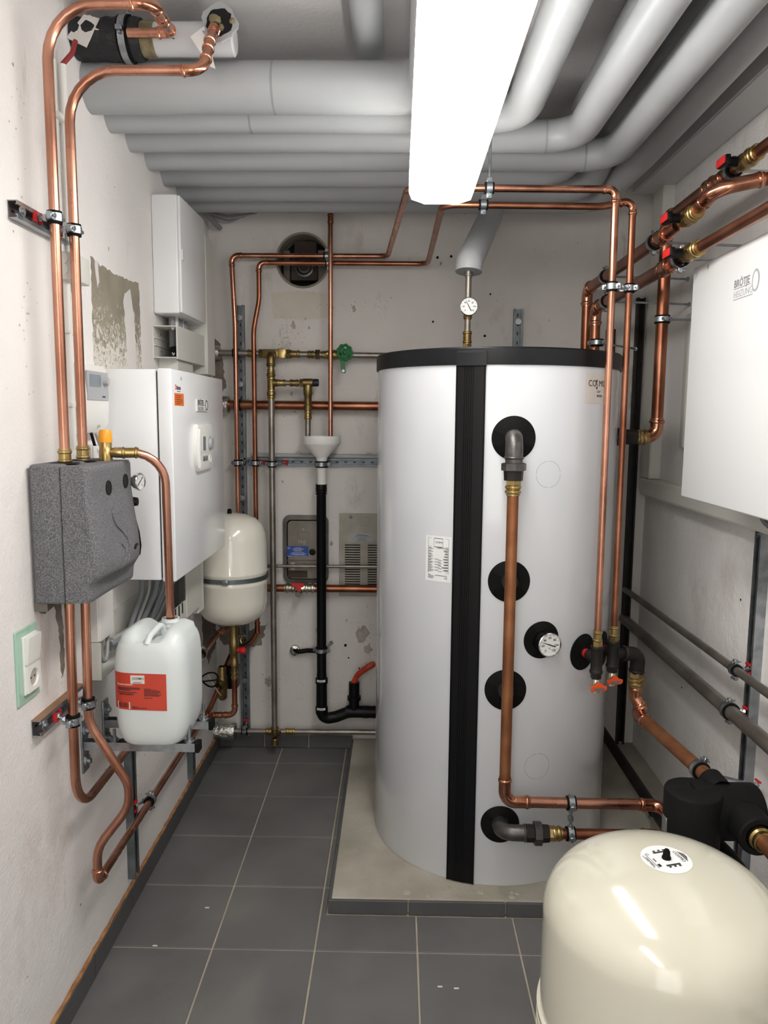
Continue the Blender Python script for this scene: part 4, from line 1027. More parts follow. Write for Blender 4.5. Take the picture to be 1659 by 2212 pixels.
duct('short off-white duct between the open duct and the boiler top', (XL, 2.70, 1.69), (-.775, 2.90, 1.757), (0, 1))

# ---- open trough with cables below the boiler
t = thing('open_duct', 'open slotted white cable duct below the wall boiler', 'cable duct', (XL, 2.2, .84))
MB().box((XL, 2.20, .842), (XL + .003, 2.86, .985)).build('back_panel', 'offwhite', t, smooth=False)
MB().box((XL, 2.20, .840), (-.752, 2.86, .843)).build('bottom_panel', 'offwhite', t, smooth=False)
MB().box((-.755, 2.66, .838), (-.748, 2.86, 1.03), .002).build('lid', 'offwhite', t, smooth=False)
MB().box((-.756, 2.20, .842), (-.752, 2.66, .905)).build('front_panel', 'offwhite', t, smooth=False)
sl = MB()
for i in range(9):
    yv = 2.27 + i * .042
    MB().box((-.7525, yv, .868), (-.7508, yv + .012, .905)).build('slot', 'hole', t, smooth=False)
duct('tall white duct cover right of the cable trough below the boiler', (XL, 2.865, .80), (-.765, 2.955, 1.05), (0, 1), m='wplas')
NC = ['cable', 'cable2', 'cable', 'cable', 'cable2', 'cable', 'cable', 'cable', 'cable2', 'cable']
for i in range(10):
    y0 = 2.34 + .035 * i; x0 = -.80 + .012 * (i % 4); r = (.0075, .005, .009, .006)[i % 4]
    tag(MB().sweep(fillet([((x0, y0, 1.08),), ((x0 + .004, y0 - .01, 1.01), .06), ((x0 - .005, y0 - .13 - .012 * i, .90 + .008 * (i % 3)), .07), ((-.815, 2.12 - .008 * (i % 3), .895 + .006 * (i % 5)),)]), r, 10).build('cable', NC[i]),
        ('light' if NC[i] == 'cable2' else 'dark') + ' grey cable drooping under the wall boiler, ' + ['first','second','third','fourth','fifth','sixth','seventh','eighth','ninth','tenth'][i] + ' from the front', 'cable', 'cables below the wall boiler')

# ---- expansion vessel in the back left corner
t = thing('expansion_vessel', 'small cream expansion vessel strapped in the back left corner', 'expansion vessel', (-.682, 3.1, .69))
H = [(0, .700), (.05, .702), (.09, .712), (.12, .733), (.137, .762), (.1435, .80), (.1445, .87), (.1465, .875), (.1465, .884), (.1445, .888), (.1445, .918), (.1472, .922), (.1472, .930), (.1445, .934), (.1445, 1.045), (.139, 1.085), (.124, 1.118), (.098, 1.142), (.06, 1.157), (.02, 1.163), (0, 1.163)]
MB().lathe(H, (-.682, 3.1, 0), (0, 0, 1), 72).build('shell', 'cream_bright', t, ang=50)
MB().lathe([(.1448, .895), (.1475, .895), (.1475, .913), (.1448, .913)], (-.682, 3.1, 0), (0, 0, 1), 60, closed=True).build('strap', 'steel_d', t)
MB().box((-.69, 2.945, .893), (-.665, 2.958, .915), .003).build('strap_buckle', 'steel', t)
MB().box((XL, 3.06, .885), (-.822, 3.14, .925), .002).build('strap_bracket', 'steel_d', t)
MB().lathe([(.009, 0), (.009, .014), (.006, .02), (0, .021)], (-.686, 3.09, 1.162), (0, 0, 1), 14).build('valve_cap', 'rubber', t)
t = thing('shutoff_valve', 'brass cap valve with red handle under the small cream vessel', 'valve', (-.679, 3.1, .49))
MB().lathe([(.013, 0), (.013, .03), (.018, .033), (.019, .055), (.016, .06), (.016, .085), (.019, .09), (.02, .14), (.0165, .145), (.0165, .205), (.019, .207), (.019, .222)], (-.679, 3.1, .482), (0, 0, 1), 22).build('body', 'brass_d', t)
MB().lathe([(.009, 0), (.009, .012), (.0135, .016), (.015, .028), (.011, .034), (0, .034)], (-.663, 3.095, .585), (1, -.2, 0), 10).build('red_handle', 'red', t)
MB().sweep([(-.663, 3.1, .645), (-.64, 3.095, .648), (-.625, 3.092, .646)], [.007, .006, .004], 10).build('drain_tap', 'brass_d', t)
MB().sweep([(-.642, 3.09, .645), (-.646, 3.075, .632), (-.64, 3.07, .622)], [.004, .004, .003], 8).build('tap_lever', 'brass_d', t)
t = thing('copper_pipe', 'short copper pipe down from the red handled valve to the corner tee', 'pipe', (-.678, 3.1, .30))
run(t, [((-.678, 3.1, .50),), ((-.680, 3.1, .300), .03, 'e'), ((-.80, 3.1, .297),)], .0115, 'copper_d', 'tube')
coupling(t, (-.755, 3.1, .298), (1, 0, 0), .0115, .04, 'copper_f', 'press_tee')
coupling(t, (-.678, 3.1, .475), (0, 0, 1), .0118, .035, 'brass', 'press_socket')
t = thing('diverter_valve', 'brass mixing valve with black actuator in the back left corner', 'valve', (-.752, 3.2, .33))
MB().lathe([(.012, 0), (.02, .01), (.022, .05), (.026, .06), (.026, .10), (.02, .11), (.02, .14), (.014, .15)], (-.75, 3.18, .335), (0, 0, 1), 20).build('body', 'brass_d', t)
MB().lathe([(.024, 0), (.022, .02), (.016, .03)], (-.752, 3.165, .41), (-.2, -1, 0), 18).build('side_port', 'brass_d', t)
MB().box((-.742, 3.2, .375), (-.69, 3.27, .47), .004).build('actuator', 'black', t)
MB().sweep([(-.757, 3.14, .40), (-.775, 3.07, .345), (-.782, 3.03, .330)], .0115, 12).build('inlet', 'copper_d', t)
pts = [(-.80 + .045 + .034 * math.cos(a) - .01, 3.03 + .01 * math.sin(2 * a), .478 + .030 * math.sin(a)) for a in [k * .35 for k in range(22)]]
tag(MB().sweep([(-.80, 2.98, .44), (-.79, 3.0, .48)] + pts, .0035, 8).build('cable', 'rubber'), 'thin black sensor cable coiled in the back left corner', 'cable')
tag(MB().sweep([(-.77, 3.02, .50), (-.755, 3.02, .475), (-.735, 3.03, .43), (-.72, 3.03, .41)], .0015, 6).build('cable_tie', 'cable2'), 'loose pale cable tie hanging from the black coil', 'cable tie')

# ================================================================ BACK WALL PIPEWORK
YP = 3.40
rail('mounting_rail', 'tall upright perforated rail on the back wall left of the steel drain pipe', (-.705, YB, .06), (-.705, YB, 2.045), (0, -1, 0), wdt=.04, bolts=(.27, .62, 1.13, 1.64, 1.93))
rail('mounting_rail', 'short upright perforated rail on the back wall above the tank', (.523, YB, 1.35), (.523, YB, 2.035), (0, -1, 0), wdt=.04, bolts=(.63,))
rail('mounting_rail', 'level steel rail across the back wall at funnel height', (-.735, YB, 1.355), (.30, YB, 1.355), (0, -1, 0), wdt=.034)
tag(MB().cyl((-.66, YB - .012, 1.384), (.30, YB - .012, 1.380), .0105, seg=14).build('conduit', 'pvc'), 'grey conduit lying along the level rail on the back wall', 'conduit')
for x in (-.46, -.14): MB().box((x, YB - .022, 1.388), (x + .02, YB, 1.398), .002).build('clip', 'pvc', bpy.data.objects['conduit'] if False else WB)

# solar pipes to the tank
t = thing('copper_pipe', 'left copper pipe down the back wall, leading over to the nearer tank riser', 'pipe', (-.712, 3.385, .62))
run(t, [((-.712, 3.385, .60),), ((-.712, 3.38, 1.95), .3, 'b'), ((-.724, 3.38, 2.243), .03, 'e'), ((-.052, 3.38, 2.243), .05, 'b'), ((.022, 2.36, 2.234), .05, 'b'), ((.634, 2.36, 2.230), .024, 'e'), ((.637, 2.36, .86),)], .011, 'copper', 'tube')
t = thing('copper_pipe', 'kinked copper pipe down the back wall, leading to the farther tank riser', 'pipe', (-.632, 3.385, .50))
run(t, [((-.742, 3.22, .47),), ((-.742, 3.385, .505), .025, 'e'), ((-.632, 3.385, .505), .10, 'b'), ((-.632, 3.38, 1.93), .25, 'b'), ((-.606, 3.38, 2.06), .25, 'b'), ((-.606, 3.38, 2.214), .026, 'e'), ((.12, 3.38, 2.212), .05, 'b'), ((.13, 2.46, 2.212), .05, 'b'), ((.62, 2.46, 2.208), .2, 'b'), ((.715, 2.46, 2.226), .024, 'e'), ((.717, 2.46, .85),)], .0105, 'copper_d', 'tube')
coupling(t, (-.632, 3.385, .60), (0, 0, 1), .0108, .055, 'copper_d')
t = thing('copper_pipe', 'single copper pipe dropping from the rear ceiling pipe into the white funnel', 'pipe', (-.293, 3.335, 1.475))
run(t, [((-.293, 3.335, 1.462),), ((-.293, 3.335, 2.42),)], .0102, 'copper', 'tube')
coupling(t, (-.293, 3.335, 2.385), (0, 0, 1), .0105, .04, 'copper_d')
tag(MB().cyl((-.305, 3.40, 2.225), (-.305, 3.40, ZC), .006, seg=8).build('threaded_rod', 'steel'), 'thin threaded rod from the ceiling to the clamps by the flue opening', 'rod')
clamp('clamp on the upper of two level copper pipes by the flue opening', (-.312, 3.38, 2.243), (1, 0, 0), .011, None)
clamp('clamp on the lower of two level copper pipes by the flue opening', (-.304, 3.38, 2.213), (1, 0, 0), .0105, None)
tag(MB().cyl((.262, 2.36, 2.25), (.262, 2.36, ZC), .0045, seg=8).build('threaded_rod', 'steel'), 'thin threaded rod from the ceiling to the clamps beside the lamp', 'rod')
clamp('clamp on the upper copper pipe beside the lamp end', (.262, 2.36, 2.233), (1, 0, 0), .011, None)
clamp('clamp on the lower copper pipe beside the lamp end', (.256, 2.46, 2.212), (1, 0, 0), .0105, None)
for (x, yv, nm, rr_) in ((-.712, 3.385, 'left', .011), (-.632, 3.385, 'right', .0105)):
    clamp(f'clamp on the {nm} copper pipe at the level back wall rail', (x, yv, 1.352), (0, 0, 1), rr_, (x + .02, YB - .02, 1.352), red=(nm == 'right'))

# cold water pipe with tee, safety valve and green stop valve
t = thing('water_pipe', 'grey steel water pipe high across the back wall behind the green valve', 'pipe', (-.80, YP, 1.82))
MB().sweep([(XL, YP, 1.834), (.30, YP, 1.822)], .0135, 16).build('tube', 'stainless', t)
MB().lathe([(.0, -.0), (.03, .0), (.031, .05), (.028, .054), (.013, .054)], (XL, YP, 1.834), (1, 0, 0), 22).build('foil_sleeve', 'foil', t)
coupling(t, (-.645, YP, 1.832), (1, 0, 0), .0138, .035, 'brass_d', 'press_socket')
coupling(t, (-.455, YP, 1.830), (1, 0, 0), .0138, .045, 'brass_d', 'press_socket')
coupling(t, (-.385, YP, 1.829), (1, 0, 0), .0138, .03, 'brass_d', 'press_socket')
MB().hexa((-.612, YP, 1.831), (-.597, YP, 1.831), .021).build('union_nut', 'brass_d', t)
MB().hexa((-.49, YP, 1.830), (-.475, YP, 1.830), .022).build('union_nut', 'brass_d', t)
MB().box((-.598, YP - .016, 1.812), (-.49, YP + .016, 1.850), .006).build('tee_body', 'brass_d', t)
MB().box((-.528, YP - .022, 1.81), (-.495, YP - .010, 1.853), .003).build('check_valve_cap', 'brass', t)
MB().hexa((-.365, YP, 1.829), (-.345, YP, 1.829), .023).build('union_nut', 'brass_d', t)
t = thing('stop_valve', 'brass stop valve with round green handwheel on the upper water pipe', 'valve', (-.28, YP, 1.80))
MB().lathe([(.016, -.06), (.018, -.04), (.022, -.02), (.022, .0), (.018, .02), (.017, .05), (.019, .052), (.019, .062)], (-.28, YP, 1.828), (1, 0, 0), 22).build('body', 'brass_d', t)
MB().cyl((-.255, YP - .01, 1.83), (-.236, 3.345, 1.832), .010, seg=14).build('bonnet', 'brass_d', t)
MB().lathe([(0, .006), (.006, .008), (.008, 0)], (-.31, YP - .019, 1.83), (0, -1, 0), 14).build('test_plug', 'brass', t)
c = V((-.232, 3.335, 1.833)); n_ = V((.45, -1, .05)).normalized(); u_, w_, _ = frame_of(n_)
pts = []
for k in range(49):
    a = 2 * math.pi * k / 48; r = .031 + .0022 * math.cos(9 * a); pts.append(c + u_ * math.cos(a) * r + w_ * math.sin(a) * r)
hw = MB().sweep(pts, .0062, 8).build('handwheel', 'green', t)
for k in range(3):
    a = k * 2.094 + .4; MB().prism([(0, -.013), (.030, -.016), (.030, .016), (0, .013)], c - n_ * .002, u_ * math.cos(a) + w_ * math.sin(a), n_.cross(u_ * math.cos(a) + w_ * math.sin(a)), .004).build('spoke', 'green', hw, smooth=False)
MB().lathe([(0, .012), (.008, .011), (.010, -.006)], c, n_, 12).build('hub', 'green', hw)
MB().prism([(-.009, 0), (.009, 0), (.0095, -.055), (.006, -.064), (-.006, -.064), (-.0095, -.055)], c + V((-.012, -.004, -.024)), (1, .3, 0), (-.12, 0, 1), .003).build('tag_plate', 'green', t, smooth=False)
MB().lathe([(0, .001), (.0065, .001), (.0065, 0)], c + V((-.006, -.0075, -.078)), (.3, -1, 0), 16).build('tag_sticker', 'paperw', t)

YV = 3.352
t = thing('drain_riser', 'tall grey steel pipe down the back wall with brass tee and safety valve on top', 'pipe', (-.553, YV, .09))
run(t, [((-.553, YP, 1.826),), ((-.553, YV, 1.822), .02), ((-.552, YV, .12),)], .0135, 'stainless', 'tube')
fitting(t, [((-.553, YP - .012, 1.826),), ((-.553, YV, 1.822), .022), ((-.553, YV, 1.770),)], .0165, 'brass_d', k=1.1, bead=1.25)
coupling(t, (-.553, YV, 1.738), (0, 0, 1), .0142, .05, 'brass', 'press_socket')
MB().lathe([(.0152, -.05), (.0195, -.046), (.0195, -.036), (.0165, -.03), (.0165, .03), (.0195, .036), (.0195, .046), (.0152, .05)], (-.553, YV, 1.697), (0, 0, 1), 20).build('press_tee', 'brass_d', t)
MB().cyl((-.553, YV, 1.703), (-.52, YV, 1.703), .0155).build('tee_branch', 'brass_d', t)
coupling(t, (-.553, YV, 1.655), (0, 0, 1), .0142, .045, 'brass', 'press_socket')
t = thing('safety_valve', 'brass safety valve with dark blue cap and tailpipe above the funnel', 'valve', (-.393, YV, 1.48))
MB().cyl((-.53, YV, 1.703), (-.43, YV, 1.703), .0105, seg=14).build('inlet_tube', 'stainless', t)
coupling(t, (-.508, YV, 1.703), (1, 0, 0), .0125, .04, 'brass', 'press_socket')
coupling(t, (-.452, YV, 1.703), (1, 0, 0), .0125, .04, 'brass_d', 'press_socket')
MB().hexa((-.428, YV, 1.703), (-.413, YV, 1.703), .020).build('hex_nut', 'brass', t)
MB().lathe([(.014, -.025), (.018, -.02), (.018, .02), (.014, .025)], (-.393, YV, 1.705), (1, 0, 0), 20).build('body', 'brass_d', t)
MB().lathe([(.016, .022), (.0165, .024), (.0165, .045), (.014, .047), (0, .047)], (-.393, YV, 1.705), (1, 0, 0), 12).build('cap', 'navy', t)
MB().lathe([(.018, 0), (.020, -.012), (.020, -.04), (.0165, -.048), (.0155, -.085), (.019, -.087), (.019, -.108), (.015, -.110)], (-.393, YV, 1.695), (0, 0, 1), 22).build('outlet', 'brass_d', t)
coupling(t, (-.393, YV, 1.565), (0, 0, 1), .0138, .04, 'brass', 'press_socket')
MB().cyl((-.393, YV, 1.56), (-.394, YV, 1.462), .0125, seg=16).build('tailpipe', 'stainless', t)

t = thing('drain_funnel', 'white plastic drain funnel on the back wall', 'funnel', (-.333, 3.345, 1.26))
MB().lathe([(.078, .198), (.082, .206), (.083, .200), (.083, .175), (.080, .168), (.026, .112), (.0235, .105), (.0235, .065), (.0205, .06), (.0205, -.03), (.018, -.03), (.018, .06), (.0205, .108), (.077, .172), (.079, .200)], (-.333, 3.345, 1.27), (0, 0, 1), 48).build('bowl', 'wplas', t)
clamp('clamp round the neck of the white funnel', (-.333, 3.345, 1.352), (0, 0, 1), .0235, (-.31, YB - .02, 1.352))
clamp('clamp on the tall grey steel pipe at the level rail', (-.553, YV, 1.350), (0, 0, 1), .0135, (-.51, YB - .02, 1.352), red=True)
t = thing('drain_pipe', 'black plastic drain pipe below the funnel with branch near the floor', 'pipe', (-.335, 3.345, .16))
MB().lathe([(.0235, 1.10), (.0245, 1.095), (.0245, 1.075), (.0215, 1.07), (.0215, .25), (.0225, .24), (.0225, .155)], (-.335, 3.345, .16), (0, 0, 1), 28).build('tube', 'black', t)
for z in (1.262, 1.245, 1.232, 1.222): MB().lathe([(.0215, -.002), (.0255, -.002), (.0255, .002), (.0215, .002)], (-.335, 3.345, z), (0, 0, 1), 26, closed=True).build('socket_ring', 'black', t)
MB().lathe([(.0275, 0), (.0285, .02), (.0285, .03), (.025, .034), (.0245, .14), (.0285, .143), (.0285, .165), (.024, .167)], (-.335, 3.345, .215), (0, 0, 1), 28).build('socket', 'black', t)
MB().sweep(fillet([((-.335, 3.345, .24),), ((-.335, 3.345, .185), .034), ((-.27, 3.355, .195), .03), ((-.21, 3.36, .218), .03), ((-.15, 3.36, .218),)]), [.0265] * 30 if False else .0262, 20).build('bend', 'black', t)
MB().sweep([(-.225, 3.36, .218), (.05, 3.36, .218)], .0275, 20).build('branch_tube', 'black', t)
for x in (-.215, -.205, -.145, -.135, -.125, -.095): MB().lathe([(.027, -.002), (.0305, -.002), (.0305, .002), (.027, .002)], (x, 3.36, .218), (1, 0, 0), 22, closed=True).build('socket_ring', 'black', t)
MB().lathe([(.024, 0), (.024, .05), (.031, .053), (.031, .07), (.0245, .073), (.0245, .135), (.0, .136)], (-.188, 3.36, .222), (0, 0, 1), 24).build('branch_riser', 'black', t)
for (z, w2) in ((.375, .022), (.243, .022)):
    MB().grid(lambda i, j: V((-.335 + .029 * math.sin(-.7 + 1.4 * i), 3.345 - .029 * math.cos(-.7 + 1.4 * i), z - .005 + .01 * j)), 6, 1).build('printed_band', 'paper', t)
    bars(t, [(-.012 + .004 * k, -.002, -.0098 + .004 * k, .0025) for k in range(6)], (-.335, 3.345 - .0296, z), (1, 0, 0), (0, 0, 1), 'ink')
clamp('clamp on the black drain pipe below the funnel', (-.335, 3.345, .512), (0, 0, 1), .0215, (-.30, YB, .512))
line = fillet([((-.188, 3.36, .335),), ((-.185, 3.36, .385), .05), ((-.13, 3.40, .415), .05), ((-.105, YB, .41),)]); s_ = lengths(line)
pts, rr = [], []
for k in range(61): pts.append(at_len(line, s_, s_[-1] * k / 60)); rr.append(.0125 + .0022 * (1 if k % 2 else -1))
tag(MB().sweep(pts, rr, 14).build('corrugated_hose', 'flex'), 'short orange corrugated hose at the drain branch', 'hose')
tag(MB().sweep(fillet([((-.47, YB, .475),), ((-.455, 3.43, .475), .02), ((-.41, 3.43, .482), .02), ((-.36, 3.42, .485),)]), .011, 12).build('pipe_stub', 'black'), 'black pipe stub with wadding from the back wall behind the drain pipe', 'pipe')
MB().lathe([(.026, 0), (.024, .018), (.012, .022)], (-.47, YB, .475), (0, -1, 0), 12).build('mortar_collar', 'foil', WB)

# large copper main, gas lines, lowest pipe
t = thing('copper_main', 'thick level copper pipe across the back wall behind the safety valve', 'pipe', (-.8, 3.41, 1.58))
MB().sweep([(XL, 3.41, 1.608), (.30, 3.41, 1.606)], .0205, 20).build('tube', 'copper_d', t)
MB().lathe([(0, 0), (.038, 0), (.038, .085), (.033, .09), (.02, .09)], (XL, 3.41, 1.608), (1, 0, 0), 22).build('foil_sleeve', 'foil', t)
clamp('clamp on the upper water pipe at the tall back rail', (-.715, YP, 1.833), (1, 0, 0), .0135, (-.715, YB - .02, 1.833))
clamp('clamp on the thick level copper pipe at the tall back rail', (-.712, 3.41, 1.608), (1, 0, 0), .0205, (-.712, YB - .02, 1.608))
tag(MB().cyl((-.64, 3.42, .880), (.20, 3.42, .885), .0078, seg=14).build('gas_pipe', 'stainless'), 'thin grey steel pipe across the meter box', 'pipe')
t = thing('gas_pipe', 'level copper pipe with red handled ball valve below the meter box', 'pipe', (-.4, 3.40, .76))
MB().sweep([(-.70, 3.40, .782), (.20, 3.40, .786)], .0178, 18).build('tube', 'copper_d', t)
coupling(t, (-.482, 3.40, .784), (1, 0, 0), .0185, .05, 'nickel', 'press_socket'); coupling(t, (-.395, 3.40, .784), (1, 0, 0), .0185, .05, 'nickel', 'press_socket')
MB().lathe([(.019, -.03), (.023, -.015), (.023, .015), (.019, .03)], (-.438, 3.40, .784), (1, 0, 0), 20).build('valve_body', 'nickel', t)
MB().lathe([(.0145, 0), (.0145, .02), (.013, .022), (0, .022)], (-.441, 3.377, .766), (0, -1, -.1), 20).build('valve_cap', 'nickel', t)
MB().prism([(-.029, .0), (-.006, -.002), (-.006, -.022), (.010, -.022), (.012, 0), (.024, .004), (.024, .016), (-.031, .018)], (-.441, 3.372, .797), (1, 0, 0), (0, 0, 1), .006).build('handle', 'red', t, smooth=False)
t = thing('water_pipe', 'grey steel water pipe along the foot of the back wall', 'pipe', (-.80, YP, .08))
MB().sweep([(-.80, YP, .098), (.30, YP, .108)], .0125, 16).build('tube', 'stainless', t)
MB().lathe([(0, -.002), (.04, 0), (.041, .09), (.038, .095), (.012, .095)], (XL + .002, YP - .01, .102), (1, 0, 0), 22).build('foil_sleeve', 'foil', t)
coupling(t, (-.588, YP, .101), (1, 0, 0), .0128, .03, 'brass', 'press_socket'); coupling(t, (-.487, YP, .102), (1, 0, 0), .0128, .045, 'brass', 'press_socket')
fitting(t, [((-.545, YP, .102),), ((-.552, YV, .098), .02), ((-.552, YV, .145),)], .0142, 'brass_d', 'press_tee')
MB().lathe([(.012, 0), (.016, .004), (.016, .03), (.0, .034)], (-.552, YV, .088), (0, 0, -1), 16).build('tee_plug', 'brass', t)
clamp('clamp on the lowest steel pipe at the foot of the tall rail', (-.70, YP, .099), (1, 0, 0), .0125, (-.70, YB - .02, .13), red=True)

# meter box and vented plate
t = thing('meter_box', 'gas meter box with cloudy cover and blue label in the back wall', 'meter box', (-.43, YB, .79))
def rr2(x0, z0, x1, z1, r):
    o = []
    for cx, cz, a0 in ((x1 - r, z1 - r, 0), (x0 + r, z1 - r, 90), (x0 + r, z0 + r, 180), (x1 - r, z0 + r, 270)):
        for k in range(6): a = math.radians(a0 + 18 * k); o.append((cx + math.cos(a) * r, cz + math.sin(a) * r))
    return o
MX0, MX1, MZ0, MZ1 = -.521, -.313, .80, 1.112
b = MB(); O_ = rr2(MX0, MZ0, MX1, MZ1, .03); I_ = rr2(MX0 + .017, MZ0 + .014, MX1 - .017, MZ1 - .02, .022)
for i in range(len(O_)):
    j = (i + 1) % len(O_); f_ = lambda p, yy_: (p[0], yy_, p[1])
    quad(b, f_(O_[i], YB), f_(O_[j], YB), f_(O_[j], YB - .016), f_(O_[i], YB - .016)); quad(b, f_(O_[i], YB - .016), f_(O_[j], YB - .016), f_(I_[j], YB - .018), f_(I_[i], YB - .018)); quad(b, f_(I_[i], YB - .018), f_(I_[j], YB - .018), f_(I_[j], YB - .004), f_(I_[i], YB - .004))
bmesh.ops.remove_doubles(b.bm, verts=b.bm.verts, dist=1e-6); b.build('frame', 'frame', t, smooth=False)
MB().prism(rr2(MX0 + .017, MZ0 + .014, MX1 - .017, MZ1 - .02, .022), (0, YB - .001, 0), (1, 0, 0), (0, 0, 1), .002).build('gap', 'hole', t, smooth=False)
MB().prism(rr2(MX0 + .022, MZ0 + .018, MX1 - .022, MZ1 - .026, .018), (0, YB - .003, 0), (1, 0, 0), (0, 0, 1), .009, .002).build('cover', 'meter', t, smooth=False)
MB().box((MX0 + .018, YB - .0135, .900), (MX1 - .018, YB - .011, .906)).build('cover_fold', 'frame', t, smooth=False)
MB().box((MX0 + .022, YB - .0128, .822), (-.41, YB - .0115, .855)).build('lower_window', 'brownbox', t, smooth=False)
MB().box((-.487, YB - .013, .857), (-.468, YB - .0115, .893)).build('meter_face', 'plate', t, smooth=False)
MB().lathe([(0, .012), (.008, .012), (.0085, .003), (.014, .002), (.015, 0)], (-.387, YB - .012, .942), (0, -1, 0), 20).build('lock', 'black', t)
bl = MB().box((-.5035, YB - .0135, .920), (-.405, YB - .0122, .969)).build('blue_label', 'blue', t, smooth=False)
R = [(.035, .041, .066, .0425), (.024, .0355, .078, .037), (.030, .030, .07, .0315), (.033, .025, .068, .026), (.022, .019, .08, .0205), (.014, .013, .09, .0145), (.024, .0085, .08, .010), (.003, .002, .028, .0035), (.032, .002, .06, .0035), (.064, .002, .095, .0035),
     (.004, .036, .015, .0365), (.004, .036, .0045, .045), (.0145, .036, .015, .045), (.004, .0445, .015, .045)]
bars(bl, R, (-.5035, YB - .0136, .920), (1, 0, 0), (0, 0, 1), 'paper')
text(bl, 'bkg', (-.499, YB - .0138, .958), (1, 0, 0), (0, 0, 1), .006, 'paper', depth=.0003)
for (zc, h) in ((.985, .045), (.873, .02)):
    text(t, 'bkg', (-.436, YB - .0124, zc - .002), (1, 0, 0), (0, 0, 1), .026, 'plate', 'embossed_letters', 'CENTER', depth=.002)
bars(t, [(-.455, .985, -.4535, 1.035), (-.4045, .985, -.403, 1.035), (-.455, 1.034, -.403, 1.0355), (-.455, .985, -.446, .9865)], (0, YB - .012, 0), (1, 0, 0), (0, 0, 1), 'frame', 'embossed_frame', depth=.001)
MB().lathe([(0, .002), (.004, .002), (.004, 0)], (-.429, YB - .012, 1.048), (0, -1, 0), 10).build('screw', 'steel', t)
t = thing('vented_plate', 'cream metal plate with ventilation slots on the back wall beside the tank', 'vent', (-.12, YB, .73))
VX0, VX1, VZ0, VZ1 = -.265, .03, .735, 1.122
MB().box((VX0, YB - .001, VZ0), (VX1, YB, VZ1)).build('backing', 'hole', t, smooth=False)
c0, c1, c2, c3 = VX0 + .027, VX0 + .098, VX0 + .132, VX0 + .203
for (x0, x1, z0, z1) in ((VX0, c0, VZ0, VZ1), (c1, c2, VZ0, .985), (c3, VX1, VZ0, VZ1), (c0, c3, .985, VZ1), (c0, c1, VZ0, .779), (c2, c3, VZ0, .779)):
    MB().box((x0, YB - .006, z0), (x1, YB - .001, z1)).build('plate', 'plate', t, smooth=False)
for (x0, x1) in ((c0, c1), (c2, c3)):
    z = .779 + .0055
    while z < .984:
        MB().box((x0, YB - .006, z), (x1, YB - .002, min(z + .0062, .985))).build('slat', 'plate', t, smooth=False); z += .0114
MB().lathe([(.008, 0), (.008, .001), (0, .001)], (-.211, YB - .006, 1.105), (0, -1, 0), 16).build('key_hole', 'greyd', t)
pl = MB().box((-.209, YB - .0075, .99), (-.11, YB - .006, 1.032)).build('notice_label', 'greyp', t, smooth=False)
bars(pl, [(.030, .035, .06, .0362), (.022, .029, .078, .031), (.014, .0235, .09, .0245), (.03, .018, .07, .019), (.03, .0135, .068, .0145), (.024, .0085, .076, .0095), (.026, .004, .07, .005)], (-.209, YB - .0076, .99), (1, 0, 0), (0, 0, 1), 'ink')
bars(t, [(-.168, 1.065, -.167, 1.105), (-.128, 1.065, -.127, 1.105), (-.168, 1.104, -.127, 1.105), (-.168, 1.065, -.127, 1.066)], (0, YB - .006, 0), (1, 0, 0), (0, 0, 1), 'inkg', 'embossed_frame', depth=.0006)
# loose cables and a conduit stub in the upper left corner
for i in range(4):
    tag(MB().sweep(fillet([((-.83, 3.40, 2.43 - .006 * i),), ((-.74, 3.40 + .008 * i, 2.41 - .008 * i), .06), ((-.62 - .02 * i, 3.41, 2.425 - .004 * i), .05), ((-.58, 3.43, 2.46),)]), .004, 8).build('cable', 'cable2' if i % 2 else 'cable'),
        ['topmost loose grey cable in the upper back left corner', 'second loose pale cable in the upper back left corner', 'third loose grey cable in the upper back left corner', 'lowest loose pale cable in the upper back left corner'][i], 'cable', 'loose cables in the upper corner')
tag(MB().cyl((-.835, 3.22, 2.42), (-.775, 3.40, 2.36), .011, seg=12).build('conduit', 'cable'), 'grey conduit stub sloping in the upper back left corner', 'conduit')

# ================================================================ FRONT TANK PIPES
YT = 2.243
t = thing('tank_flow_pipe', 'brown copper pipe running down the tank front from the top iron elbow', 'pipe', (.34, YT, .36))
fitting(t, [((.349, 2.33, 1.50),), ((.340, YT, 1.502), .04), ((.340, YT, 1.437),)], .0245, 'iron', 'iron_elbow', k=1.06, bead=1.2, seg=22, a=.02)
MB().cyl((.340, YT, 1.440), (.340, YT, 1.424), .0255, seg=20).build('nipple', 'iron', t)
MB().sweep([(.340, YT, 1.430), (.340, YT, 1.428), (.340, YT, 1.408), (.340, YT, 1.406)], [.030, .0365, .0365, .030], 8).build('union_nut', 'iron', t)
MB().sweep([(.340, YT, 1.409), (.340, YT, 1.378)], [.0295, .0275], 8).build('union_tail', 'iron_d', t)
MB().hexa((.340, YT, 1.379), (.340, YT, 1.366), .0235).build('adapter_hex', 'brass', t)
coupling(t, (.340, YT, 1.352), (0, 0, 1), .0185, .036, 'brass', 'press_socket')
MB().cyl((.340, YT, 1.36), (.341, YT, .44), .0172, seg=20).build('riser_tube', 'copper_b', t)
fitting(t, [((.341, YT, .462),), ((.341, YT, .381), .036), ((.421, YT, .381),)], .0172, 'copper_f', 'press_elbow', k=1.1, bead=1.25)
MB().cyl((.40, YT, .381), (.79, YT, .379), .0168, seg=20).build('level_tube', 'copper', t)
fitting(t, [((.755, YT, .379),), ((.825, YT, .378), .035), ((.83, YT - .09, .37),)], .0172, 'copper_f', 'press_elbow', k=1.1, bead=1.25)
MB().cyl((.83, YT - .07, .372), (.835, 1.96, .36), .0168, seg=18).build('end_tube', 'copper', t)
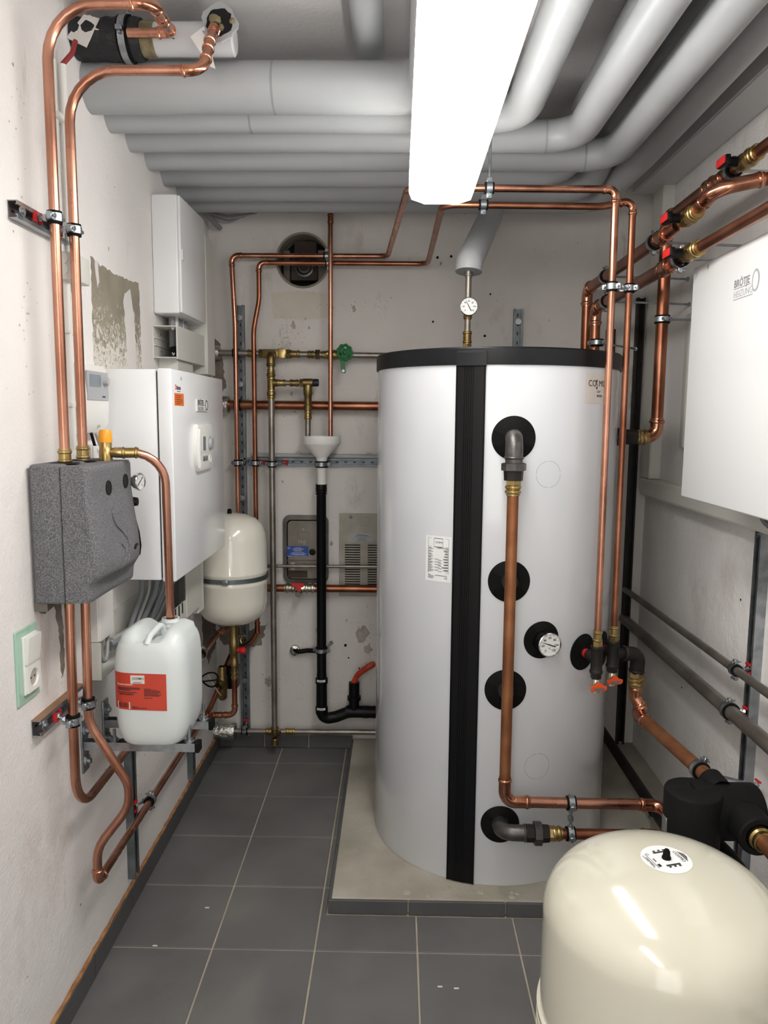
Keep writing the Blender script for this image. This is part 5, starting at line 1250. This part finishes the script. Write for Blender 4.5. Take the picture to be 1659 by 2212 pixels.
t = thing('tank_return_pipe', 'short level copper pipe from the lowest iron elbow at the tank foot', 'pipe', (.34, YT, .25))
fitting(t, [((.342, 2.33, .265),), ((.335, YT, .279), .04), ((.415, YT, .279),)], .0235, 'iron', 'iron_elbow', k=1.06, bead=1.2, seg=22, a=.02)
MB().sweep([(.412, YT, .279), (.437, YT, .279)], .028, 8).build('union_tail', 'iron_d', t)
MB().sweep([(.434, YT, .279), (.436, YT, .279), (.458, YT, .279), (.460, YT, .279)], [.030, .0375, .0375, .030], 8).build('union_nut', 'iron', t)
MB().sweep([(.458, YT, .279), (.482, YT, .279)], [.029, .027], 8).build('union_tail', 'iron_d', t)
MB().hexa((.480, YT, .279), (.494, YT, .279), .0235).build('adapter_hex', 'brass', t)
coupling(t, (.505, YT, .279), (1, 0, 0), .0185, .036, 'brass', 'press_socket')
MB().cyl((.50, YT, .279), (.80, YT, .279), .0168, seg=20).build('level_tube', 'copper_d', t)
fitting(t, [((.765, YT, .279),), ((.835, YT, .279), .035), ((.84, YT - .09, .275),)], .0172, 'copper_f', 'press_elbow', k=1.1, bead=1.25)
MB().cyl((.84, YT - .07, .276), (.845, 1.96, .27), .0168, seg=18).build('end_tube', 'copper', t)
clamp('upper clamp joining the two level copper pipes below the tank', (.547, YT, .380), (1, 0, 0), .0168, (.547, YT, .330))
clamp('lower clamp joining the two level copper pipes below the tank', (.549, YT, .279), (1, 0, 0), .0168, (.548, YT, .330))

# ---- charge pipes ending in iron tees at the tank side
def drain_tee(label, x, yv, zt, az, zc_, hand):
    t = thing('drain_tee', label, 'pipe fitting', (x, yv, zt - .17))
    MB().hexa((x, yv, zt + .0), (x, yv, zt - .018), .0165).build('adapter_hex', 'brass', t)
    coupling(t, (x, yv, zt + .016), (0, 0, 1), .012, .04, 'brass', 'press_socket')
    MB().lathe([(.0, -.016), (.0205, -.016), (.0215, -.020), (.0195, -.026), (.0185, -.03), (.0185, -.09), (.0195, -.094), (.0215, -.098), (.0205, -.104), (0, -.104)], (x, yv, zt), (0, 0, 1), 24).build('iron_tee', 'iron_d', t)
    p = tp(az, zc_, .004)
    MB().sweep([V((x, yv, zt - .055)), V((x, yv, zt - .055)).lerp(p, .55), V((x, yv, zt - .055)).lerp(p, .56), p], [.0185, .0185, .0145, .0145], 18).build('tee_branch', 'iron_d', t)
    MB().sweep([V((x, yv, zt - .055)).lerp(p, .7), V((x, yv, zt - .055)).lerp(p, .86)], .0152, 16).build('protective_cap', 'red', t)
    MB().sweep([(x, yv, zt - .103), (x, yv, zt - .122)], [.018, .017], 6).build('reducer', 'iron_d', t)
    MB().lathe([(.0135, 0), (.015, -.008), (.0165, -.012), (.0165, -.028), (.013, -.032), (.0145, -.046), (0, -.046)], (x, yv, zt - .121), (0, 0, 1), 18).build('drain_cock', 'nickel', t)
    h = zt - .145
    MB().prism([(-.026, -.003), (-.020, -.009), (.020, -.009), (.026, -.003), (.026, .006), (.012, .010), (.005, .018), (-.005, .018), (-.012, .010), (-.026, .006)], (x + .002, yv - .026, h), (1, .15, 0), (0, 0, 1), .007, .001).build('cock_handle', 'orange', t, smooth=False)
    MB().prism([(-.021, -.002), (-.012, -.0055), (.012, -.0055), (.021, -.002), (.012, .003), (-.012, .003)], (x + .003, yv - .0335, h), (1, .15, 0), (0, 0, 1), .0008).build('handle_inlay', 'greyd', t, smooth=False)
    return t
drain_tee('black iron tee with orange drain cock at the near tank connection', .638, 2.36, .862, 38.8, .809, 1)
t = drain_tee('black iron tee with orange drain cock, second from the tank front', .717, 2.46, .850, 57, .79, 1)
t = thing('copper_pipe', 'brown copper pipe sloping from the black iron elbow to the black insulated valve', 'pipe', (.86, 1.95, .56))
MB().cyl((.72, 2.462, .792), (.775, 2.49, .782), .0175, seg=18).build('iron_nipple', 'iron_d', t)
fitting(t, [((.755, 2.48, .786),), ((.815, 2.50, .778), .032), ((.812, 2.505, .712),)], .0225, 'iron_d', 'iron_elbow', k=1.08, bead=1.2, a=.02)
MB().hexa((.812, 2.505, .715), (.812, 2.505, .700), .027).build('adapter_hex', 'brass', t)
coupling(t, (.812, 2.505, .682), (0, 0, 1), .0215, .04, 'brass', 'press_socket')
fitting(t, [((.812, 2.505, .668),), ((.812, 2.505, .628), .025), ((.832, 2.49, .592),)], .0205, 'copper_f', 'press_elbow', k=1.06, bead=1.2)
fitting(t, [((.836, 2.50, .605),), ((.818, 2.50, .572), .025), ((.826, 2.42, .572),)], .0205, 'copper_f', 'press_elbow', k=1.06, bead=1.2)
MB().cyl((.824, 2.45, .572), (.860, 1.965, .592), .0205, seg=22).build('tube', 'copper_b', t)
rail('mounting_rail', 'upright steel rail on the right wall carrying the two grey pipes', (XR, 2.30, .10), (XR, 2.30, 1.285), (-1, 0, 0), wdt=.04, dep=.03, bolts=(1.12,), m='steel')
rail('mounting_rail', 'tall upright rail in the far right corner, coloured dark for shade', (1.055, YB, .05), (1.055, YB, 2.085), (0, -1, 0), wdt=.034, dep=.03, m='iron_d', slots=False)  # galvanised rail, its shadow put into the black iron colour
rail('mounting_rail', 'dark upright rail on the back wall just right of the tank', (.93, YB, .05), (.93, YB, 1.95), (0, -1, 0), wdt=.036, dep=.03, m='iron_d')
clamp('clamp with long rod on the brown copper pipe near the black valve', (.8535, 2.045, .5885), (.038, -.52, .02), .0205, (1.09, 2.20, .47), red=True)

tag(MB().cyl((1.045, 3.44, .787), (1.045, .3, .818), .0135, seg=16).build('water_pipe', 'stainless'), 'thinner upper grey steel pipe along the right wall', 'pipe')
tag(MB().cyl((1.045, 3.44, .650), (1.045, .3, .672), .0225, seg=20).build('water_pipe', 'stainless'), 'thicker lower grey steel pipe along the right wall', 'pipe')
clamp('clamp with wing bolt on the thinner grey pipe, right wall rail', (1.045, 2.29, .798), (0, 1, 0), .0135, (1.09, 2.30, .80), red=True)
clamp('clamp with wing bolt on the thicker grey pipe, right wall rail', (1.045, 2.31, .658), (0, 1, 0), .0225, (1.09, 2.30, .66), red=True)
t = thing('dark_pipe', 'dark pipe low along the right wall behind the tank', 'pipe', (.95, 2.9, .11))
MB().cyl((.96, 3.44, .125), (.95, 2.20, .150), .021, seg=18).build('tube', 'iron_d', t)
clamp('clamp on the dark low pipe behind the tank', (.954, 2.66, .141), (0, 1, 0), .021, (1.03, 2.66, .12))

# ---- risers and valves at the upper right
def lever_valve(t, c, d, r, side=(-1, 0, 0)):
    c, d, sdv = v3(c), v3(d).normalized(), v3(side).normalized()
    MB().lathe([(r * 1.05, -.055), (r * 1.25, -.05), (r * 1.3, -.03), (r * 1.05, -.026), (r * 1.35, -.01), (r * 1.45, 0), (r * 1.35, .012), (r * 1.1, .02), (r * 1.1, .03)], c, d, 22).build('valve_body', 'brass', t)
    MB().hexa(c - d * .048, c - d * .026, r * 1.5).build('union_hex', 'brass', t)
    coupling(t, c - d * .065, d, r * 1.02, .04, 'brass', 'press_socket')
    MB().sweep([c + sdv * r, c + sdv * (r + .034)], [.0135, .0125], 14).build('stem_sleeve', 'black', t)
    h = MB(); h.box((-.0075, -.030, -.012), (.0075, .030, .012), .004, 2); q = c + sdv * (r + .038)
    up = V((0, 0, 1)); R3 = Matrix((sdv, d, sdv.cross(d))).transposed()
    for x in h.bm.verts: x.co = R3 @ x.co + q
    hb = h.build('lever', 'black', t)
    h = MB(); h.box((-.002, -.027, -.0105), (.002, .027, .0105), .003, 2); q = c + sdv * (r + .0465)
    for x in h.bm.verts: x.co = R3 @ x.co + q
    h.build('lever_cap', 'red', hb)
t = thing('heating_pipe', 'upper brown copper pipe along the right wall, turning wallward after its red lever', 'pipe', (.785, 3.34, 1.0))
run(t, [((.800, 3.335, .6),), ((.800, 3.36, 2.106), .04, 'e'), ((.800, 2.42, 2.112),)], .0205, 'copper_d', 'tube', seg=20)
fitting(t, [((.800, 2.47, 2.112),), ((.800, 2.385, 2.113),)], .0215, 'copper_f', 'reducer', k=1.05, bead=1.2)
MB().sweep([(.80, 2.40, 2.113), (.80, 2.375, 2.113), (.80, 2.30, 2.115)], [.0215, .0165, .0165], 20).build('reducer_neck', 'copper_f', t)
lever_valve(t, (.80, 2.235, 2.118), (0, 1, 0), .0165)
MB().cyl((.80, 2.20, 2.119), (.80, 2.06, 2.135), .0165, seg=18).build('branch_tube', 'copper_d', t)
fitting(t, [((.80, 2.12, 2.128),), ((.80, 2.035, 2.140), .05), ((.91, 2.02, 2.160),)], .0168, 'copper_f', 'press_elbow', k=1.1, bead=1.25)
MB().cyl((.88, 2.024, 2.155), (XR, 1.99, 2.185), .0165, seg=18).build('wall_tube', 'copper_d', t)
clamp('clamp on the upper brown copper pipe by the tank risers', (.80, 3.07, 2.108), (0, 1, 0), .0205, (XR, 3.07, 2.10))
clamp('clamp on the upper brown copper pipe before its red lever valve', (.80, 2.50, 2.1115), (0, 1, 0), .0205, (XR, 2.50, 2.10))
t = thing('heating_pipe', 'lower brown copper pipe along the right wall, passing over the white boiler', 'pipe', (.80, 3.2, 1.0))
run(t, [((.800, 3.16, .6),), ((.800, 3.205, 2.008), .04, 'e'), ((.800, 2.34, 2.013),)], .0205, 'copper_d', 'tube', seg=20)
fitting(t, [((.800, 2.42, 2.012),), ((.800, 2.335, 2.013),)], .0215, 'copper_f', 'reducer', k=1.05, bead=1.2)
lever_valve(t, (.80, 2.20, 2.016), (0, 1, 0), .0165)
MB().cyl((.80, 2.345, 2.013), (.80, 2.20, 2.015), .0165, seg=18).build('neck_tube', 'copper_d', t)
MB().cyl((.80, 2.16, 2.016), (.80, -.6, 2.018), .0155, seg=18).build('tube', 'copper_d', t)
clamp('clamp on the lower brown copper pipe by the tank risers', (.80, 3.04, 2.010), (0, 1, 0), .0205, (XR, 3.04, 2.0))
clamp('clamp on the lower brown copper pipe beside its red lever valve', (.80, 2.265, 2.014), (0, 1, 0), .0195, (XR, 2.265, 2.01))
clamp('clamp with long rod on the rear copper riser just above the tank lid', (.80, 3.16, 1.865), (0, 0, 1), .0205, (1.04, 3.43, 1.865))
t = thing('heating_pipe', 'thick copper riser right of the tank, turning along the wall with a red lever valve', 'pipe', (.917, 2.74, 1.49))
run(t, [((.79, 2.742, 1.497),), ((.917, 2.742, 1.497), .036, 'e'), ((.915, 2.74, 2.238), .036, 'e'), ((.915, 2.30, 2.242),)], .0205, 'copper_d', 'tube', seg=20)
coupling(t, (.868, 2.742, 1.497), (1, 0, 0), .0212, .04, 'brass', 'press_socket')
MB().sweep([(.757, 2.741, 1.497), (.80, 2.742, 1.497)], .033, 10).build('union_nut', 'iron_d', t)
MB().sweep([(.80, 2.742, 1.497), (.848, 2.742, 1.497)], .0265, 8).build('iron_adapter', 'iron_d', t)
fitting(t, [((.915, 2.40, 2.2415),), ((.915, 2.33, 2.242),)], .0215, 'copper_f', 'reducer', k=1.05, bead=1.2)
fitting(t, [((.915, 2.34, 2.242),), ((.915, 2.27, 2.242),)], .0185, 'copper_f', 'reducer', k=1.05, bead=1.2)
lever_valve(t, (.915, 2.15, 2.242), (0, 1, 0), .0165)
MB().cyl((.915, 2.29, 2.242), (.915, 2.15, 2.242), .0165, seg=18).build('neck_tube', 'copper_d', t)
MB().cyl((.915, 2.11, 2.242), (.915, -.6, 2.245), .0165, seg=18).build('far_tube', 'copper_d', t)
clamp('clamp on the thick copper riser right of the tank', (.9165, 2.741, 1.905), (0, 0, 1), .0205, (XR, 2.75, 1.905))
clamp('clamp on the wall pipe below the highest red lever', (.915, 2.225, 2.242), (0, 1, 0), .0185, (XR, 2.225, 2.24))
clamp('upper clamp of the pair on the nearer thin copper riser before the tank', (.635, 2.36, 1.952), (0, 0, 1), .011, (.68, 2.41, 1.958))
clamp('clamp of the pair on the farther thin copper riser before the tank', (.716, 2.46, 1.964), (0, 0, 1), .0105, (.675, 2.41, 1.958))

# ================================================================ RIGHT-HAND BOILER
RX = .85
t = thing('boiler_cover', 'large white boiler casing on the right wall with grey maker logo', 'boiler', (.97, 1.8, 1.33))
MB().box((RX, 1.22, 1.330), (.875, 2.297, 1.994), .006, 3).build('front_panel', 'white2', t)
MB().box((.874, 1.25, 1.345), (XR - .002, 2.26, 1.975), .004).build('casing', 'white2', t)
MB().lathe([(0, .0008), (.006, .0008), (.007, 0)], (RX, 2.188, 1.978), (-1, 0, 0), 14).build('screw_cover', 'plate', t)
U_, V_ = (0, -1, 0), (0, 0, 1)
text(t, 'BRÖTJE', (RX - .0004, 2.012, 1.8915), U_, V_, .0262, 'inkg', bold=.016, depth=.0004, sx=1.0)
text(t, 'HEIZUNG', (RX - .0004, 2.012, 1.8655), U_, V_, .0245, 'greyp', bold=-.012, depth=.0004)
bars(t, [(-2.012, 1.887, -1.92, 1.8886), (-2.012, 1.8605, -1.905, 1.8620)], (RX, 0, 0), U_, V_, 'inkg', 'logo_line')
b = MB(); n = 40; A_ = []
for k in range(n):
    a = 2 * math.pi * k / n
    o_ = V((RX - .0005, 1.893 - .0195 * math.cos(a), 1.892 + .0265 * math.sin(a))); i_ = V((RX - .0005, 1.8945 - .0145 * math.cos(a), 1.892 + .0215 * math.sin(a)))
    A_.append((b.bm.verts.new(o_), b.bm.verts.new(i_)))
for k in range(n):
    p_, q_ = A_[k], A_[(k + 1) % n]; b.bm.faces.new((p_[0], q_[0], q_[1], p_[1]))
b.build('logo_ring', 'greyp', t, smooth=False)
tag(MB().sweep(fillet([((1.03, 2.20, 1.345),), ((1.05, 2.19, 1.27), .04), ((1.10, 2.12, 1.22), .04), ((1.10, 2.0, 1.15),)]), .007, 10).build('cable', 'greyd'), 'dark cable leaving the right boiler underside', 'cable')
tag(MB().box((1.075, 2.25, 1.285), (XR, 2.34, 1.300), .002).build('bracket', 'steel'), 'small steel bracket under the right boiler corner', 'bracket')
tag(MB().sweep(fillet([((1.07, 2.0, 1.03),), ((1.07, 2.10, 1.0), .03), ((1.07, 2.11, .93), .02), ((1.07, 2.02, .90),)]), .008, 10).build('pipe_stub', 'copper_d'), 'copper pipe stub on the right wall at the picture edge', 'pipe')

# ================================================================ BLACK INSULATED VALVE
t = thing('insulated_valve', 'black foam insulated mixing valve group beside the big cream vessel', 'valve', (.79, 1.9, .15))
VX, VY = .779, 1.90
MB().lathe([(0, .20), (.066, .20), (.072, .206), (.072, .598), (.0695, .603), (.068, .604), (0, .604)], (VX, VY, 0), (0, 0, 1), 48).build('upright_shell', 'blackep', t)
MB().box((VX - .06, VY - .0006, .6035), (VX + .06, VY + .0006, .6050)).build('shell_seam', 'hole', t, smooth=False)
MB().lathe([(0, 0), (.073, 0), (.073, .165), (.068, .172), (0, .173)], (VX + .005, VY + .02, .535), (1, 0, 0), 44).build('side_shell', 'blackep', t)
MB().lathe([(.050, .04), (.050, .112), (.046, .116), (.034, .116), (.034, .10)], (VX + .122, VY, .540), (0, -1, 0), 36).build('outlet_collar', 'blackep', t)
MB().lathe([(.034, -.03), (.034, .03), (.024, .034), (0, .034)], (.8605, 1.955, .586), (-.1, 1, .1), 28).build('inlet_collar', 'blackep', t)
MB().lathe([(.021, .07), (.027, .075), (.027, .11), (.030, .115), (.030, .125), (.026, .13), (.026, .142), (.0215, .143)], (VX + .122, VY, .540), (0, -1, 0), 28).build('press_socket', 'brass', t)
MB().cyl((VX + .122, VY - .10, .540), (VX + .127, .9, .555), .0205, seg=20).build('outlet_pipe', 'copper_b', t)
MB().box((VX - .0735, VY - .02, .485), (VX - .069, VY + .01, .532), .001, 1).build('type_plate', 'steel', t)
clamp('clamp on the copper outlet of the black insulated valve', (VX + .123, VY - .235, .5425), (0, -1, .02), .0205, None)
tag(MB().sweep(fillet([((.845, 1.99, .43),), ((.885, 1.93, .40), .05), ((.92, 1.65, .36), .1), ((.93, .8, .30),)]), .03, 20).build('insulated_hose', 'blackep'), 'thick black insulated hose below the mixing valve', 'hose')
tag(MB().box((.93, 1.93, .0), (.955, 1.955, .42), .001).build('support_post', 'steel_d'), 'steel support post under the black insulated valve', 'post')

# ================================================================ BIG EXPANSION VESSEL
EX, EY = .512, 1.352
t = thing('expansion_vessel', 'big cream expansion vessel standing on the floor at lower right', 'expansion vessel', (EX, EY, 0))
H = [(0, .742)] + [(.2225 * math.sin(a_) ** (2 / 2.25), .612 + .130 * max(0, math.cos(a_)) ** (2 / 2.25)) for a_ in [math.pi / 2 * k / 18 for k in range(1, 19)]] + [(.2225, .425)]
for z in (.415, .395, .372): H += [(.2225, z + .008), (.2285, z + .004), (.2285, z - .004), (.2225, z - .008)]
H += [(.2225, .25), (.215, .19), (.19, .14), (.14, .10), (0, .085)]
MB().lathe(H, (EX, EY, 0), (0, 0, 1), 120).build('shell', 'cream', t, ang=40)
for k in range(3):
    a = 2.094 * k + .5; MB().box((EX + .16 * math.cos(a) - .02, EY + .16 * math.sin(a) - .02, 0), (EX + .16 * math.cos(a) + .02, EY + .16 * math.sin(a) + .02, .16), .004).build('foot', 'cream', t)
def dz(r):
    for (a, za), (c_, zc2) in zip(H, H[1:]):
        if r <= c_: return za + (zc2 - za) * (r - a) / (c_ - a)
    return .7
def sticker_pt(x, yv, c_=0, rot=math.radians(-74)):
    x *= 1.28; yv *= 1.28
    X = x * math.cos(rot) - yv * math.sin(rot); Y = x * math.sin(rot) + yv * math.cos(rot); r = math.hypot(X, Y)
    return V((EX + X, EY + Y, dz(r) + .0006 + c_))
b = MB(); c0_ = b.bm.verts.new(sticker_pt(0, 0)); pr_ = None; rows = []
for r in (.012, .024, .036):
    rows.append([b.bm.verts.new(sticker_pt(math.cos(2 * math.pi * k / 48) * r, math.sin(2 * math.pi * k / 48) * r)) for k in range(48)])
for k in range(48):
    k2 = (k + 1) % 48; b.bm.faces.new((c0_, rows[0][k], rows[0][k2]))
    for i in range(2): b.bm.faces.new((rows[i][k], rows[i + 1][k], rows[i + 1][k2], rows[i][k2]))
sk = b.build('round_sticker', 'paperw', t)
wp = lambda ox, oy, sc=1: (lambda x, yv, c_: sticker_pt(ox + x * sc, oy + yv * sc, .0006))
text(sk, 'COSMO', (0, 0, 0), (1, 0, 0), (0, 1, 0), .0078, 'ink', 'lettering', 'CENTER', .0, .0002, warp=wp(0, .019))
text(sk, 'COSMO MAGA', (0, 0, 0), (1, 0, 0), (0, 1, 0), .0046, 'ink', 'lettering', 'CENTER', .0, .0002, warp=wp(0, -.031))
text(sk, 'CE', (0, 0, 0), (1, 0, 0), (0, 1, 0), .0055, 'inkg', 'lettering', 'LEFT', .0, .0002, warp=wp(-.0195, -.0225))
R = []
for sx_ in (-1, 1):
    R.append((sx_ * .0165 - .0015, -.011, sx_ * .0165 + .0015, .0115))
    for k in range(3): R.append((sx_ * .0205 - .0015, -.009 + .008 * k, sx_ * .0205 + .0012, -.0055 + .008 * k))
for k in range(4): R.append((-.012 + .002 * k, .0265 + .0017 * k, .013 - .003 * k, .0274 + .0017 * k))
R += [(-.018, -.0245, .018, -.0238), (-.004, -.0205, .004, -.0190), (.010, -.0225, .016, -.018), (-.010, -.0275, .012, -.0268)]
bars(sk, R, (0, 0, 0), (1, 0, 0), (0, 1, 0), 'ink', warp=lambda x, yv, c_: sticker_pt(x, yv, .0004 + c_))
MB().lathe([(.0085, 0), (.0085, .003), (.007, .004), (.0062, .014), (.004, .018), (0, .019)], (EX, EY, .7425), (0, 0, 1), 18).build('valve_cap', 'rubber', t)

# ---- crumbs on the floor
for (x, yv) in ((.125, 1.93), (.17, 1.925), (-.83 + .12, 2.07), (-.60, 2.25)):
    tag(MB().box((x, yv, 0), (x + .014, yv + .005, .003), .001, 1).build('debris', 'filler'), {.125: 'long pale mortar chip on the front floor tile', .17: 'small pale chip beside the long mortar chip'}.get(x, 'pale chip on the tiles near the skirting by the S-bend pipe' if x < -.65 else 'pale chip on the tiles left of the plinth'), 'debris')
